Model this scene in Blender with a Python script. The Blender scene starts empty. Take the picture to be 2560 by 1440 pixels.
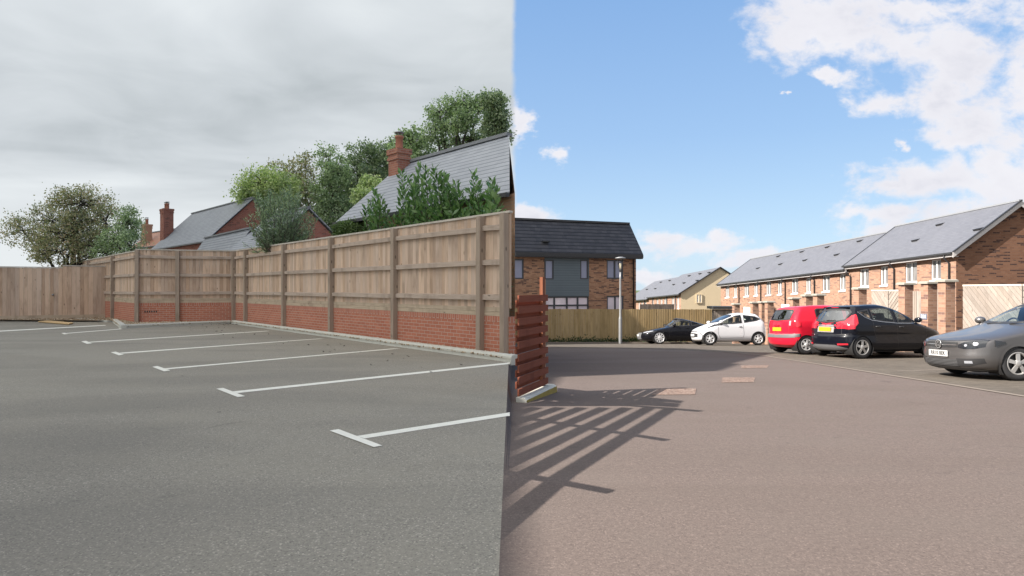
import bpy, bmesh, math, random
import numpy as np
from mathutils import Vector, Matrix

R = math.radians
sc = bpy.context.scene
COL = sc.collection
random.seed(7)
rng = np.random.default_rng(11)

# ------------------------------------------------------------------ camera, sun, sky, exposure
EYE = Vector((0.0, 0.0, 1.3))
FPX = 1615.0                 # focal length in pixels of the 2560 px wide photograph
HORIZON = 722.0
cam_d = bpy.data.cameras.new("camera")
cam_d.sensor_width = 36.0
cam_d.lens = FPX / 2560.0 * 36.0
cam_d.shift_y = (HORIZON - 720.0) / 2560.0
cam_d.clip_end = 6000.0
cam_d.clip_start = 0.05
cam = bpy.data.objects.new("camera", cam_d)
COL.objects.link(cam)
cam.location = EYE
cam.rotation_euler = (R(90), 0, 0)
sc.camera = cam

SUN_EL = R(36)
SUN_AZ = R(-107)             # seen from +Y, clockwise positive: low sun to the left and a little behind
SUN_DIR = Vector((math.sin(SUN_AZ) * math.cos(SUN_EL), math.cos(SUN_AZ) * math.cos(SUN_EL), math.sin(SUN_EL)))
sun_d = bpy.data.lights.new("sun", 'SUN')
sun_d.energy = 5.0
sun_d.angle = R(0.2)
sun_d.color = (1.0, 0.93, 0.84)
sun = bpy.data.objects.new("sun", sun_d)
COL.objects.link(sun)
sun.location = SUN_DIR * 300
sun.rotation_euler = (-SUN_DIR).to_track_quat('-Z', 'Y').to_euler()

sc.view_settings.view_transform = 'Standard'
sc.view_settings.look = 'None'
sc.view_settings.gamma = 1.0
sc.view_settings.use_curve_mapping = False
sc.view_settings.exposure = 1.30
EXPO = 2 ** 1.30


class NG:
    """small helper around a node tree"""
    def __init__(self, tree):
        self.t = tree
        self.l = tree.links

    def node(self, typ, **kw):
        n = self.t.nodes.new(typ)
        for k, v in kw.items():
            setattr(n, k, v)
        return n

    def put(self, sock, v):
        if v is None:
            return
        if isinstance(v, bpy.types.NodeSocket):
            self.l.new(v, sock)
        else:
            sock.default_value = v

    def math(self, op, a, b=None, c=None, clamp=False):
        n = self.node('ShaderNodeMath', operation=op, use_clamp=clamp)
        for i, v in enumerate((a, b, c)):
            if v is not None:
                self.put(n.inputs[i], v)
        return n.outputs[0]

    def vmul(self, v, s):
        n = self.node('ShaderNodeVectorMath', operation='MULTIPLY')
        self.put(n.inputs[0], v)
        self.put(n.inputs[1], s)
        return n.outputs[0]

    def vadd(self, v, s):
        n = self.node('ShaderNodeVectorMath', operation='ADD')
        self.put(n.inputs[0], v)
        self.put(n.inputs[1], s)
        return n.outputs[0]

    def comb(self, x, y, z=0.0):
        n = self.node('ShaderNodeCombineXYZ')
        for i, v in enumerate((x, y, z)):
            self.put(n.inputs[i], v)
        return n.outputs[0]

    def sep(self, v):
        n = self.node('ShaderNodeSeparateXYZ')
        self.put(n.inputs[0], v)
        return n.outputs

    def noise(self, vec, scale, detail=2.0, rough=0.5, dist=0.0):
        n = self.node('ShaderNodeTexNoise')
        self.put(n.inputs['Vector'], vec)
        n.inputs['Scale'].default_value = scale
        n.inputs['Detail'].default_value = detail
        n.inputs['Roughness'].default_value = rough
        n.inputs['Distortion'].default_value = dist
        return n.outputs['Fac']

    def ramp(self, fac, stops, interp='LINEAR'):
        n = self.node('ShaderNodeValToRGB')
        n.color_ramp.interpolation = interp
        el = n.color_ramp.elements
        while len(el) < len(stops):
            el.new(0.5)
        for e, (p, c) in zip(el, stops):
            e.position = p
            e.color = (c, c, c, 1) if isinstance(c, (int, float)) else (*c, 1)
        self.put(n.inputs[0], fac)
        return n.outputs[0]

    def mrange(self, v, a, b, c=0.0, d=1.0, smooth=True):
        n = self.node('ShaderNodeMapRange')
        n.interpolation_type = 'SMOOTHSTEP' if smooth else 'LINEAR'
        self.put(n.inputs[0], v)
        for i, x in zip((1, 2, 3, 4), (a, b, c, d)):
            self.put(n.inputs[i], x)
        return n.outputs[0]

    def mix(self, fac, a, b, blend='MIX'):
        n = self.node('ShaderNodeMix', data_type='RGBA', blend_type=blend)
        self.put(n.inputs[0], fac)
        self.put(n.inputs[6], (*a, 1) if isinstance(a, tuple) and len(a) == 3 else a)
        self.put(n.inputs[7], (*b, 1) if isinstance(b, tuple) and len(b) == 3 else b)
        return n.outputs[2]


# ---- sky: a grey cloud sheet over the left half, blue with cumulus over the right half
world = bpy.data.worlds.new("World")
sc.world = world
world.use_nodes = True
wt = world.node_tree
wt.nodes.clear()
g = NG(wt)
out = g.node('ShaderNodeOutputWorld')
bg = g.node('ShaderNodeBackground')
bg.inputs['Strength'].default_value = 0.10
wt.links.new(bg.outputs[0], out.inputs[0])
tc = g.node('ShaderNodeTexCoord').outputs['Generated']
dx, dy, dz = g.sep(tc)
sky = g.node('ShaderNodeTexSky', sky_type='NISHITA')
sky.sun_disc = False
sky.sun_elevation = SUN_EL
sky.sun_rotation = SUN_AZ
sky.altitude = 50
sky.air_density = 1.0
sky.dust_density = 0.6
sky.ozone_density = 1.6
dzc = g.math('MAXIMUM', dz, 0.0)
K = 10.0 / EXPO              # display-linear value -> emission before the 0.10 strength
# blue sky: Nishita lifted towards the paler blue of a hazy spring day near the ground
blue_grad = g.ramp(g.math('POWER', dzc, 0.8), [(0.0, (0.62, 0.77, 0.92)), (0.12, (0.51, 0.71, 0.92)),
                                              (0.30, (0.35, 0.555, 0.86)), (0.55, (0.22, 0.42, 0.78)), (1.0, (0.12, 0.26, 0.6))])
blue = g.mix(0.88, sky.outputs[0], g.vmul(blue_grad, (K, K, K)))
yy = g.math('MAXIMUM', dy, 0.05)
su = g.math('DIVIDE', dx, yy)
sv = g.math('DIVIDE', dz, yy)
suv = g.comb(su, g.math('MULTIPLY', sv, 1.5), 0.0)
n_big = g.noise(suv, 7.0, 7.0, 0.58, 0.25)
n_fine = g.noise(suv, 26.0, 6.0, 0.62, 0.3)
wob = g.math('ADD', g.math('MULTIPLY', g.math('SUBTRACT', n_big, 0.5), 3.6), g.math('MULTIPLY', g.math('SUBTRACT', n_fine, 0.5), 1.8))
CLOUDS = [(1960, 115, 125, 75), (2080, 60, 190, 80), (2260, 120, 150, 80), (2410, 150, 160, 120), (2470, 290, 140, 130), (2350, 240, 110, 60),
          (2215, 262, 80, 45), (2085, 185, 54, 20), (2400, 345, 140, 45), (2370, 450, 210, 60), (2240, 455, 130, 30), (2230, 520, 130, 34),
          (2400, 540, 220, 70), (2270, 575, 150, 36), (2500, 430, 130, 130), (2560, 200, 120, 200), (2240, 372, 26, 18),
          (1292, 318, 36, 60), (1385, 393, 44, 24), (1318, 540, 75, 30), (1660, 605, 95, 34), (1770, 622, 130, 32), (1880, 645, 120, 26),
          (1620, 690, 60, 22), (1960, 236, 16, 9), (2300, 20, 300, 50)]
wn_ = g.node('ShaderNodeTexNoise')
wt.links.new(suv, wn_.inputs['Vector'])
wn_.inputs['Scale'].default_value = 11.0
wn_.inputs['Detail'].default_value = 5.0
wn_.inputs['Roughness'].default_value = 0.62
wx, wy, _w = g.sep(wn_.outputs['Color'])
suw = g.math('ADD', su, g.math('MULTIPLY', g.math('SUBTRACT', wx, 0.5), 0.13))
svw = g.math('ADD', sv, g.math('MULTIPLY', g.math('SUBTRACT', wy, 0.5), 0.075))
dens = None
for (px, py, rx, ry) in CLOUDS:
    a = g.math('MULTIPLY', g.math('SUBTRACT', suw, (px - 1280) / FPX), FPX / rx)
    b = g.math('MULTIPLY', g.math('SUBTRACT', svw, (HORIZON - py) / FPX), FPX / ry)
    e = g.math('SUBTRACT', 1.0, g.math('SQRT', g.math('ADD', g.math('MULTIPLY', a, a), g.math('MULTIPLY', b, b))))
    e = g.math('MAXIMUM', e, -2.0)
    dens = e if dens is None else g.math('SMOOTH_MAX', dens, e, 0.25)
thick = g.math('ADD', g.math('MULTIPLY', dens, 1.35), wob)
cl_a = g.mrange(thick, -0.30, 0.85)
sh_n = g.noise(g.vadd(suv, (0.0, 0.05, 0.3)), 9.0, 4.0, 0.5)
cl_col = g.ramp(g.math('ADD', g.math('MULTIPLY', thick, 0.22), g.math('MULTIPLY', g.math('SUBTRACT', sh_n, 0.5), 0.9)),
                [(0.0, (0.90, 0.90, 0.95)), (0.30, (0.84, 0.84, 0.90)), (0.55, (0.72, 0.73, 0.81)), (0.8, (0.60, 0.62, 0.72))])
blue = g.mix(cl_a, blue, g.vmul(cl_col, (K, K, K)))
# grey sheet
zden = g.math('ADD', dzc, 0.16)
deck = g.comb(g.math('DIVIDE', dx, zden), g.math('DIVIDE', dy, zden), 0.0)
mp = g.node('ShaderNodeMapping')
mp.inputs['Rotation'].default_value = (0, 0, R(-35))
mp.inputs['Scale'].default_value = (0.75, 1.15, 1.0)
wt.links.new(deck, mp.inputs[0])
d1 = g.noise(mp.outputs[0], 0.8, 4.0, 0.5, 0.7)
d2 = g.noise(deck, 2.3, 5.0, 0.55, 0.5)
dk = g.math('ADD', g.math('MULTIPLY', d1, 0.75), g.math('MULTIPLY', d2, 0.25))
band = g.math('MULTIPLY', g.mrange(dzc, 0.02, 0.2), g.mrange(dzc, 0.40, 0.22))
dkv = g.math('SUBTRACT', g.math('ADD', dk, 0.10), g.math('MULTIPLY', band, 0.10))
deck_col = g.ramp(dkv, [(0.36, (0.47, 0.515, 0.545)), (0.46, (0.60, 0.645, 0.68)), (0.56, (0.71, 0.755, 0.79)), (0.68, (0.84, 0.885, 0.91))])
deck_col = g.mix(g.mrange(dzc, 0.19, 0.02), deck_col, (0.82, 0.86, 0.88))
zen = g.mrange(dzc, 0.42, 0.72, 1.0, 2.4)      # an overcast sky is brighter overhead
zen = g.math('MULTIPLY', zen, g.mrange(dy, 0.10, -0.25, 1.0, 1.3))
warm = g.mrange(zen, 1.0, 2.0, 0.0, 1.0)
deck_col = g.vmul(deck_col, g.comb(g.math('MULTIPLY', zen, g.mrange(warm, 0, 1, 1.0, 1.05)), g.math('MULTIPLY', zen, g.mrange(warm, 0, 1, 1.0, 0.975)), g.math('MULTIPLY', zen, g.mrange(warm, 0, 1, 1.0, 0.90))))
hyp = g.math('SQRT', g.math('ADD', g.math('MULTIPLY', dx, dx), g.math('MULTIPLY', dy, dy)))
hx = g.math('DIVIDE', dx, g.math('MAXIMUM', hyp, 0.001))
edge = g.noise(g.vmul(tc, (1, 1, 1)), 30.0, 5.0, 0.6)
hx = g.math('ADD', hx, g.math('MULTIPLY', g.math('SUBTRACT', edge, 0.5), 0.012))
cover = g.mrange(hx, -0.003, 0.008, 1.0, 0.0)
back = g.mrange(dy, 0.10, -0.15, 0.0, 0.75)   # broken cloud behind the viewer
blue = g.mix(back, blue, (0.66 * K, 0.65 * K, 0.65 * K))
final = g.mix(cover, blue, g.vmul(deck_col, (K, K, K)))
wt.links.new(final, bg.inputs['Color'])

# ------------------------------------------------------------------ geometry helpers


def ray(px, py):
    return Vector(((px - 1280) / FPX, 1.0, (HORIZON - py) / FPX))


def at(px, py, Y):
    """a point seen at that pixel, at depth Y"""
    return EYE + ray(px, py) * Y


def gl(px, py, z=0.0):
    """pixel -> point of the flat left car park"""
    r = ray(px, py)
    return EYE + r * ((z - EYE.z) / r.z)


SLOPE = [(-60.0, 0.0), (4.5, 0.0), (8.0, -0.15), (12.0, -0.34), (17.7, -0.60), (20.0, -0.70), (29.5, -1.27), (36.0, -1.75), (72.0, -4.0), (120.0, -5.5)]


def zr(y):
    """height of the road on the right, which falls gently away"""
    for (a, za), (b, zb) in zip(SLOPE, SLOPE[1:]):
        if y <= b:
            return za + (zb - za) * (y - a) / (b - a)
    return SLOPE[-1][1]


def gr(px, py):
    """pixel -> point of the road on the right"""
    r = ray(px, py)
    lo, hi = 0.5, 110.0
    for _ in range(60):
        m = (lo + hi) / 2
        if EYE.z + r.z * m > zr(m):
            lo = m
        else:
            hi = m
    return EYE + r * lo


class MB:
    def __init__(self):
        self.v, self.f, self.s = [], [], []
        self.smooth = False

    def add(self, vs, fs, smooth=False):
        o = len(self.v)
        self.v += [tuple(p) for p in vs]
        self.f += [tuple(i + o for i in f) for f in fs]
        self.s += [smooth] * len(fs)
        return self

    def poly(self, pts):
        return self.add(pts, [tuple(range(len(pts)))])

    def hexa(self, b, t):
        """b, t: 4 bottom and 4 top points, counter-clockwise from above"""
        return self.add(list(b) + list(t), [(3, 2, 1, 0), (4, 5, 6, 7), (0, 1, 5, 4), (1, 2, 6, 5), (2, 3, 7, 6), (3, 0, 4, 7)])

    def box(self, x0, x1, y0, y1, z0, z1):
        b = [(x0, y0, z0), (x1, y0, z0), (x1, y1, z0), (x0, y1, z0)]
        return self.hexa(b, [(x, y, z1) for x, y, _ in b])

    def fbox(self, F, a0, a1, b0, b1, c0, c1):
        """box in a wall frame: a along, b up, c outwards"""
        q = [F(a0, b0, c1), F(a1, b0, c1), F(a1, b0, c0), F(a0, b0, c0)]
        t = [F(a0, b1, c1), F(a1, b1, c1), F(a1, b1, c0), F(a0, b1, c0)]
        return self.hexa(q, t)

    def beam(self, p, q, w, h, up=Vector((0, 0, 1))):
        p, q = Vector(p), Vector(q)
        d = (q - p).normalized()
        s = d.cross(up)
        if s.length < 1e-4:
            s = d.cross(Vector((0, 1, 0)))
        s.normalize()
        u = s.cross(d)
        s, u = s * w / 2, u * h / 2
        return self.add([p - s - u, p + s - u, p + s + u, p - s + u, q - s - u, q + s - u, q + s + u, q - s + u],
                        [(0, 1, 2, 3), (7, 6, 5, 4), (4, 5, 1, 0), (5, 6, 2, 1), (6, 7, 3, 2), (7, 4, 0, 3)])

    def prism(self, pts, off):
        """pts: a flat 3D outline; off: extrusion vector"""
        n = len(pts)
        off = Vector(off)
        a = [Vector(p) for p in pts]
        b = [p + off for p in a]
        fs = [tuple(range(n)), tuple(range(2 * n - 1, n - 1, -1))]
        fs += [((i + 1) % n, i, i + n, (i + 1) % n + n) for i in range(n)]
        return self.add(a + b, fs)

    def tube(self, path, radii, n=8, cap=True, smooth=True):
        path = [Vector(p) for p in path]
        if not isinstance(radii, (list, tuple)):
            radii = [radii] * len(path)
        vs, fs = [], []
        ref = None
        for i, p in enumerate(path):
            d = (path[min(i + 1, len(path) - 1)] - path[max(i - 1, 0)])
            if d.length < 1e-9:
                d = Vector((0, 0, 1))
            d.normalize()
            if ref is None or abs(ref.dot(d)) > 0.95:
                ref = Vector((1, 0, 0)) if abs(d.x) < 0.8 else Vector((0, 1, 0))
            s = d.cross(ref).normalized()
            t = d.cross(s)
            for k in range(n):
                a = 2 * math.pi * k / n
                vs.append(p + (s * math.cos(a) + t * math.sin(a)) * radii[i])
        for i in range(len(path) - 1):
            for k in range(n):
                k2 = (k + 1) % n
                fs.append((i * n + k, i * n + k2, (i + 1) * n + k2, (i + 1) * n + k))
        self.add(vs, fs, smooth)
        if cap:
            o = len(self.v) - len(vs)
            self.f.append(tuple(o + k for k in range(n - 1, -1, -1)))
            self.f.append(tuple(o + (len(path) - 1) * n + k for k in range(n)))
            self.s += [False, False]
        return self

    def lathe(self, prof, n=24, origin=(0, 0, 0), axis='Z', smooth=True, closed=False):
        """prof: (radius, along-axis)"""
        O = Vector(origin)
        vs, fs = [], []
        for (r, h) in prof:
            for k in range(n):
                a = 2 * math.pi * k / n
                c, s = r * math.cos(a), r * math.sin(a)
                p = {'Z': (c, s, h), 'Y': (c, h, s), 'X': (h, c, s)}[axis]
                vs.append(O + Vector(p))
        m = len(prof)
        for i in range(m - 1 + (1 if closed else 0)):
            j = (i + 1) % m
            for k in range(n):
                k2 = (k + 1) % n
                fs.append((i * n + k, i * n + k2, j * n + k2, j * n + k))
        return self.add(vs, fs, smooth)

    def build(self, name, mat, parent=None, local=False):
        me = bpy.data.meshes.new(name)
        off = Vector((0, 0, 0))
        if parent is not None and not local:
            off = ORIGIN.get(parent.name, Vector((0, 0, 0)))
        v = [(x - off.x, y - off.y, z - off.z) for x, y, z in self.v] if off.length > 0 else self.v
        me.from_pydata(v, [], self.f)
        me.polygons.foreach_set('use_smooth', self.s)
        auto_uv(me, self.v)
        me.materials.append(mat)
        me.update()
        o = bpy.data.objects.new(name, me)
        COL.objects.link(o)
        if parent is not None:
            o.parent = parent
            ORIGIN[o.name] = off
        return o


ORIGIN = {}


def auto_uv(me, verts):
    """metric UVs: u along the horizontal of each face, v up its slope"""
    uvl = me.uv_layers.new(name='UVMap')
    me.calc_loop_triangles() if False else None
    n_l = len(me.loops)
    uv = np.zeros((n_l, 2), dtype=np.float32)
    V = np.array(verts, dtype=np.float64)
    for p in me.polygons:
        n = p.normal
        h = math.hypot(n.x, n.y)
        idx = list(p.vertices)
        P = V[idx]
        if h < 0.02:
            u, w = P[:, 0], P[:, 1]
        else:
            tx, ty = -n.y / h, n.x / h
            u = P[:, 0] * tx + P[:, 1] * ty
            # up the slope
            ux, uy, uz = -n.z * n.x / h, -n.z * n.y / h, h
            w = P[:, 0] * ux + P[:, 1] * uy + P[:, 2] * uz if h < 0.9 else P[:, 2]
        s = p.loop_start
        uv[s:s + len(idx), 0] = u
        uv[s:s + len(idx), 1] = w
    uvl.data.foreach_set('uv', uv.ravel())


def tag(o, label=None, cat=None, group=None, kind=None):
    if label:
        o['label'] = label
    if cat:
        o['category'] = cat
    if group:
        o['group'] = group
    if kind:
        o['kind'] = kind
    return o


def thing(name, loc, label, cat, group=None, rot=None):
    o = bpy.data.objects.new(name, None)
    o.empty_display_size = 0.2
    COL.objects.link(o)
    o.location = loc
    if rot is None:
        ORIGIN[o.name] = Vector(loc)
    else:
        o.rotation_euler = rot
    return tag(o, label, cat, group)


def frame(O, u, n):
    O, u, n = Vector(O), Vector(u), Vector(n)
    z = Vector((0, 0, 1))

    def F(a, b, c=0.0):
        return O + u * a + z * b + n * c
    F.O, F.u, F.n = O, u, n
    return F


def hit(F, px, py):
    """pixel -> (along, up) on the plane of a wall frame"""
    r = ray(px, py)
    t = (F.O - EYE).dot(F.n) / r.dot(F.n)
    p = EYE + r * t - F.O
    h = Vector((F.u.x, F.u.y, 0))
    a = Vector((p.x, p.y, 0)).dot(h) / h.dot(h)
    return a, p.z - F.u.z * a


def wall_mb(F, a0, a1, b0, b1, holes=(), depth=0.1, c=0.0, mb=None):
    """one wall face with real window openings and their reveals"""
    mb = mb or MB()
    As = sorted(set([a0, a1] + [min(max(h[k], a0), a1) for h in holes for k in (0, 1)]))
    Bs = sorted(set([b0, b1] + [min(max(h[k], b0), b1) for h in holes for k in (2, 3)]))
    for x0, x1 in zip(As, As[1:]):
        for y0, y1 in zip(Bs, Bs[1:]):
            if x1 - x0 < 1e-5 or y1 - y0 < 1e-5:
                continue
            mx, my = (x0 + x1) / 2, (y0 + y1) / 2
            if any(h[0] < mx < h[1] and h[2] < my < h[3] for h in holes):
                continue
            mb.poly([F(x0, y0, c), F(x1, y0, c), F(x1, y1, c), F(x0, y1, c)])
    for (x0, x1, y0, y1) in holes:
        d = c - depth
        mb.poly([F(x0, y0, c), F(x0, y1, c), F(x0, y1, d), F(x0, y0, d)])
        mb.poly([F(x1, y0, c), F(x1, y0, d), F(x1, y1, d), F(x1, y1, c)])
        mb.poly([F(x0, y0, c), F(x0, y0, d), F(x1, y0, d), F(x1, y0, c)])
        mb.poly([F(x0, y1, c), F(x1, y1, c), F(x1, y1, d), F(x0, y1, d)])
    return mb


def text_mesh(body, size, mat, parent, matrix, name='lettering', depth=0.002, xscale=1.0):
    cu = bpy.data.curves.new(name, 'FONT')
    cu.body = body
    cu.size = size
    cu.extrude = depth
    cu.align_x = 'CENTER'
    cu.align_y = 'CENTER'
    cu.space_character = 1.04
    cu.offset = size * 0.022
    tmp = bpy.data.objects.new(name + '_tmp', cu)
    COL.objects.link(tmp)
    dg = bpy.context.evaluated_depsgraph_get()
    dg.update()
    me = bpy.data.meshes.new_from_object(tmp.evaluated_get(dg))
    bpy.data.objects.remove(tmp)
    me.transform(matrix @ Matrix.Diagonal((xscale, 1, 1, 1)))
    me.materials.clear()
    me.materials.append(mat)
    o = bpy.data.objects.new(name, me)
    COL.objects.link(o)
    o.parent = parent
    return o

# ------------------------------------------------------------------ materials
MATS = {}


def new_mat(name):
    m = bpy.data.materials.new(name)
    m.use_nodes = True
    m.node_tree.nodes.clear()
    g = NG(m.node_tree)
    o = g.node('ShaderNodeOutputMaterial')
    b = g.node('ShaderNodeBsdfPrincipled')
    g.l.new(b.outputs[0], o.inputs[0])
    g.b = b
    g.o = o
    MATS[name] = m
    return m, g


def bump(g, height, strength=0.3, dist=0.01):
    n = g.node('ShaderNodeBump')
    n.inputs['Strength'].default_value = strength
    n.inputs['Distance'].default_value = dist
    g.put(n.inputs['Height'], height)
    g.l.new(n.outputs[0], g.b.inputs['Normal'])


def plain(name, col, rough=0.5, metal=0.0, coat=0.0, spec=0.5, var=0.12, scale=6.0):
    """paint or plastic: one colour with slight unevenness of its own"""
    m, g = new_mat(name)
    co = g.node('ShaderNodeTexCoord').outputs['Object']
    n = g.noise(co, scale, 4.0, 0.6)
    dark = tuple(c * (1 - var) for c in col)
    lite = tuple(min(1, c * (1 + var)) for c in col)
    g.put(g.b.inputs['Base Color'], g.mix(n, dark, lite))
    g.put(g.b.inputs['Roughness'], g.mrange(n, 0.2, 0.8, max(0.02, rough * 0.85), min(1, rough * 1.15), smooth=False))
    g.b.inputs['Metallic'].default_value = metal
    g.b.inputs['Coat Weight'].default_value = coat
    g.b.inputs['Coat Roughness'].default_value = 0.03
    g.b.inputs['Specular IOR Level'].default_value = spec
    return m


def asphalt(name, lo, hi, tint, stain, chips=0.5):
    m, g = new_mat(name)
    co = g.node('ShaderNodeTexCoord').outputs['Object']
    n1 = g.noise(co, 95.0, 3.0, 0.7)
    n0 = g.noise(co, 38.0, 3.0, 0.6)
    n2 = g.noise(co, 1.3, 4.0, 0.6, 0.4)
    n3 = g.noise(g.vmul(co, (0.35, 1.0, 1.0)), 0.55, 3.0, 0.5, 1.0)
    v = g.node('ShaderNodeTexVoronoi')
    v.inputs['Scale'].default_value = 120.0
    g.put(v.inputs['Vector'], co)
    f = g.math('ADD', g.math('MULTIPLY', n1, 0.55), g.math('MULTIPLY', n0, 0.45))
    c = g.ramp(f, [(0.32, lo), (0.5, tuple((a + b) / 2 for a, b in zip(lo, hi))), (0.68, hi)])
    # single pale and dark chips of stone
    vr, vg, vb = g.sep(v.outputs['Color'])
    c = g.mix(g.math('MULTIPLY', g.math('GREATER_THAN', vr, 0.93), chips), c, tuple(min(1, h * 1.7) for h in hi))
    c = g.mix(g.math('MULTIPLY', g.math('GREATER_THAN', vg, 0.94), chips), c, tuple(l * 0.4 for l in lo))
    c = g.mix(g.mrange(n2, 0.42, 0.72, 0.0, 0.40), c, tint)
    c = g.mix(g.mrange(n3, 0.40, 0.72, 0.0, 0.42), c, stain)
    # drips of oil, small bits of grit and the odd dark spot
    n4 = g.noise(co, 2.1, 5.0, 0.65, 0.6)
    c = g.mix(g.mrange(n4, 0.62, 0.74, 0.0, 0.35), c, tuple(l * 0.6 for l in lo))
    v2 = g.node('ShaderNodeTexVoronoi')
    v2.inputs['Scale'].default_value = 1.1
    g.put(v2.inputs['Vector'], g.vmul(co, (1.0, 1.0, 0.0)))
    spot = g.math('MULTIPLY', g.mrange(v2.outputs['Distance'], 0.018, 0.03, 0.8, 0.0), g.math('GREATER_THAN', g.sep(v2.outputs['Color'])[0], 0.45))
    c = g.mix(spot, c, (0.03, 0.027, 0.024))
    g.put(g.b.inputs['Base Color'], c)
    g.put(g.b.inputs['Roughness'], g.mrange(n3, 0.3, 0.7, 0.80, 0.95))
    g.b.inputs['Specular IOR Level'].default_value = 0.25
    bump(g, f, 0.5, 0.008)
    return m


def brick(name, c1, c2, dark, mortar, dark_amt=0.0, course=0.075, length=0.225, joint=0.010, rot=False, streak=False):
    m, g = new_mat(name)
    uv = g.node('ShaderNodeUVMap').outputs[0]
    if rot:
        mp = g.node('ShaderNodeMapping')
        mp.inputs['Rotation'].default_value = (0, 0, R(90))
        g.l.new(uv, mp.inputs[0])
        uv = mp.outputs[0]
    t = g.node('ShaderNodeTexBrick')
    g.put(t.inputs['Vector'], uv)
    t.inputs['Scale'].default_value = 1.0
    t.inputs['Brick Width'].default_value = length
    t.inputs['Row Height'].default_value = course
    t.inputs['Mortar Size'].default_value = joint / 2
    t.inputs['Mortar Smooth'].default_value = 0.1
    t.inputs['Color1'].default_value = (0, 0, 0, 1)
    t.inputs['Color2'].default_value = (1, 1, 1, 1)
    t.inputs['Mortar'].default_value = (0.5, 0.5, 0.5, 1)
    r = g.sep(t.outputs['Color'])[0]
    n = g.noise(uv, 30.0, 3.0, 0.6)
    n2 = g.noise(uv, 0.9, 3.0, 0.5)
    col = g.mix(g.math('ADD', g.math('MULTIPLY', r, 0.8), g.math('MULTIPLY', g.math('SUBTRACT', n, 0.5), 0.6), clamp=True), c1, c2)
    if dark_amt > 0:
        # single burnt bricks, some in short runs
        sx, sy, _ = g.sep(uv)
        row = g.math('FLOOR', g.math('DIVIDE', sy, course))
        sh = g.math('MULTIPLY', g.math('MODULO', row, 2.0), 0.5)
        cell = g.math('FLOOR', g.math('ADD', g.math('DIVIDE', sx, length * (1.6 if streak else 1.0)), sh))
        wn = g.node('ShaderNodeTexWhiteNoise', noise_dimensions='2D')
        g.put(wn.inputs['Vector'], g.comb(cell, row))
        cl = g.noise(g.comb(g.math('MULTIPLY', sx, 0.9), g.math('MULTIPLY', sy, 2.2)), 1.6, 3.0, 0.6)
        thr = g.mrange(cl, 0.35, 0.65, 1.0 - dark_amt * 0.35, 1.0 - dark_amt * 1.7, smooth=False)
        isd = g.math('GREATER_THAN', wn.outputs['Value'], thr)
        col = g.mix(g.math('MULTIPLY', isd, 0.85), col, dark)
    col = g.mix(g.mrange(n2, 0.45, 0.75, 0.0, 0.22), col, tuple(c * 0.7 for c in c1))
    mo = g.mix(n, tuple(c * 0.85 for c in mortar), mortar)
    g.put(g.b.inputs['Base Color'], g.mix(t.outputs['Fac'], col, mo))
    g.b.inputs['Roughness'].default_value = 0.9
    g.b.inputs['Specular IOR Level'].default_value = 0.2
    h = g.math('ADD', g.math('MULTIPLY', g.math('SUBTRACT', 1.0, t.outputs['Fac']), 1.0), g.math('MULTIPLY', n, 0.25))
    bump(g, h, 0.5, 0.008)
    return m


def slates(name, c1, c2, course, length, gap_col, rough=0.55, gap=0.012, bump_d=0.015):
    m, g = new_mat(name)
    uv = g.node('ShaderNodeUVMap').outputs[0]
    t = g.node('ShaderNodeTexBrick')
    g.put(t.inputs['Vector'], uv)
    t.inputs['Scale'].default_value = 1.0
    t.inputs['Brick Width'].default_value = length
    t.inputs['Row Height'].default_value = course
    t.inputs['Mortar Size'].default_value = 0.004
    t.inputs['Color1'].default_value = (0, 0, 0, 1)
    t.inputs['Color2'].default_value = (1, 1, 1, 1)
    t.inputs['Mortar'].default_value = (0.3, 0.3, 0.3, 1)
    r = g.sep(t.outputs['Color'])[0]
    n = g.noise(uv, 14.0, 4.0, 0.6)
    n2 = g.noise(uv, 0.5, 3.0, 0.6)
    col = g.mix(g.math('ADD', g.math('MULTIPLY', r, 0.7), g.math('MULTIPLY', g.math('SUBTRACT', n, 0.5), 0.7), clamp=True), c1, c2)
    col = g.mix(g.mrange(n2, 0.45, 0.75, 0.0, 0.30), col, tuple(c * 0.75 for c in c1))
    sx, sy, _ = g.sep(uv)
    fr = g.math('FRACT', g.math('DIVIDE', sy, course))
    line = g.math('LESS_THAN', fr, gap / course)
    col = g.mix(g.math('MULTIPLY', line, 0.85), col, gap_col)
    g.put(g.b.inputs['Base Color'], col)
    g.b.inputs['Roughness'].default_value = rough
    g.b.inputs['Specular IOR Level'].default_value = 0.35
    bump(g, g.math('ADD', g.math('SUBTRACT', 1.0, fr), g.math('MULTIPLY', n, 0.15)), 0.6, bump_d)
    return m


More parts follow.
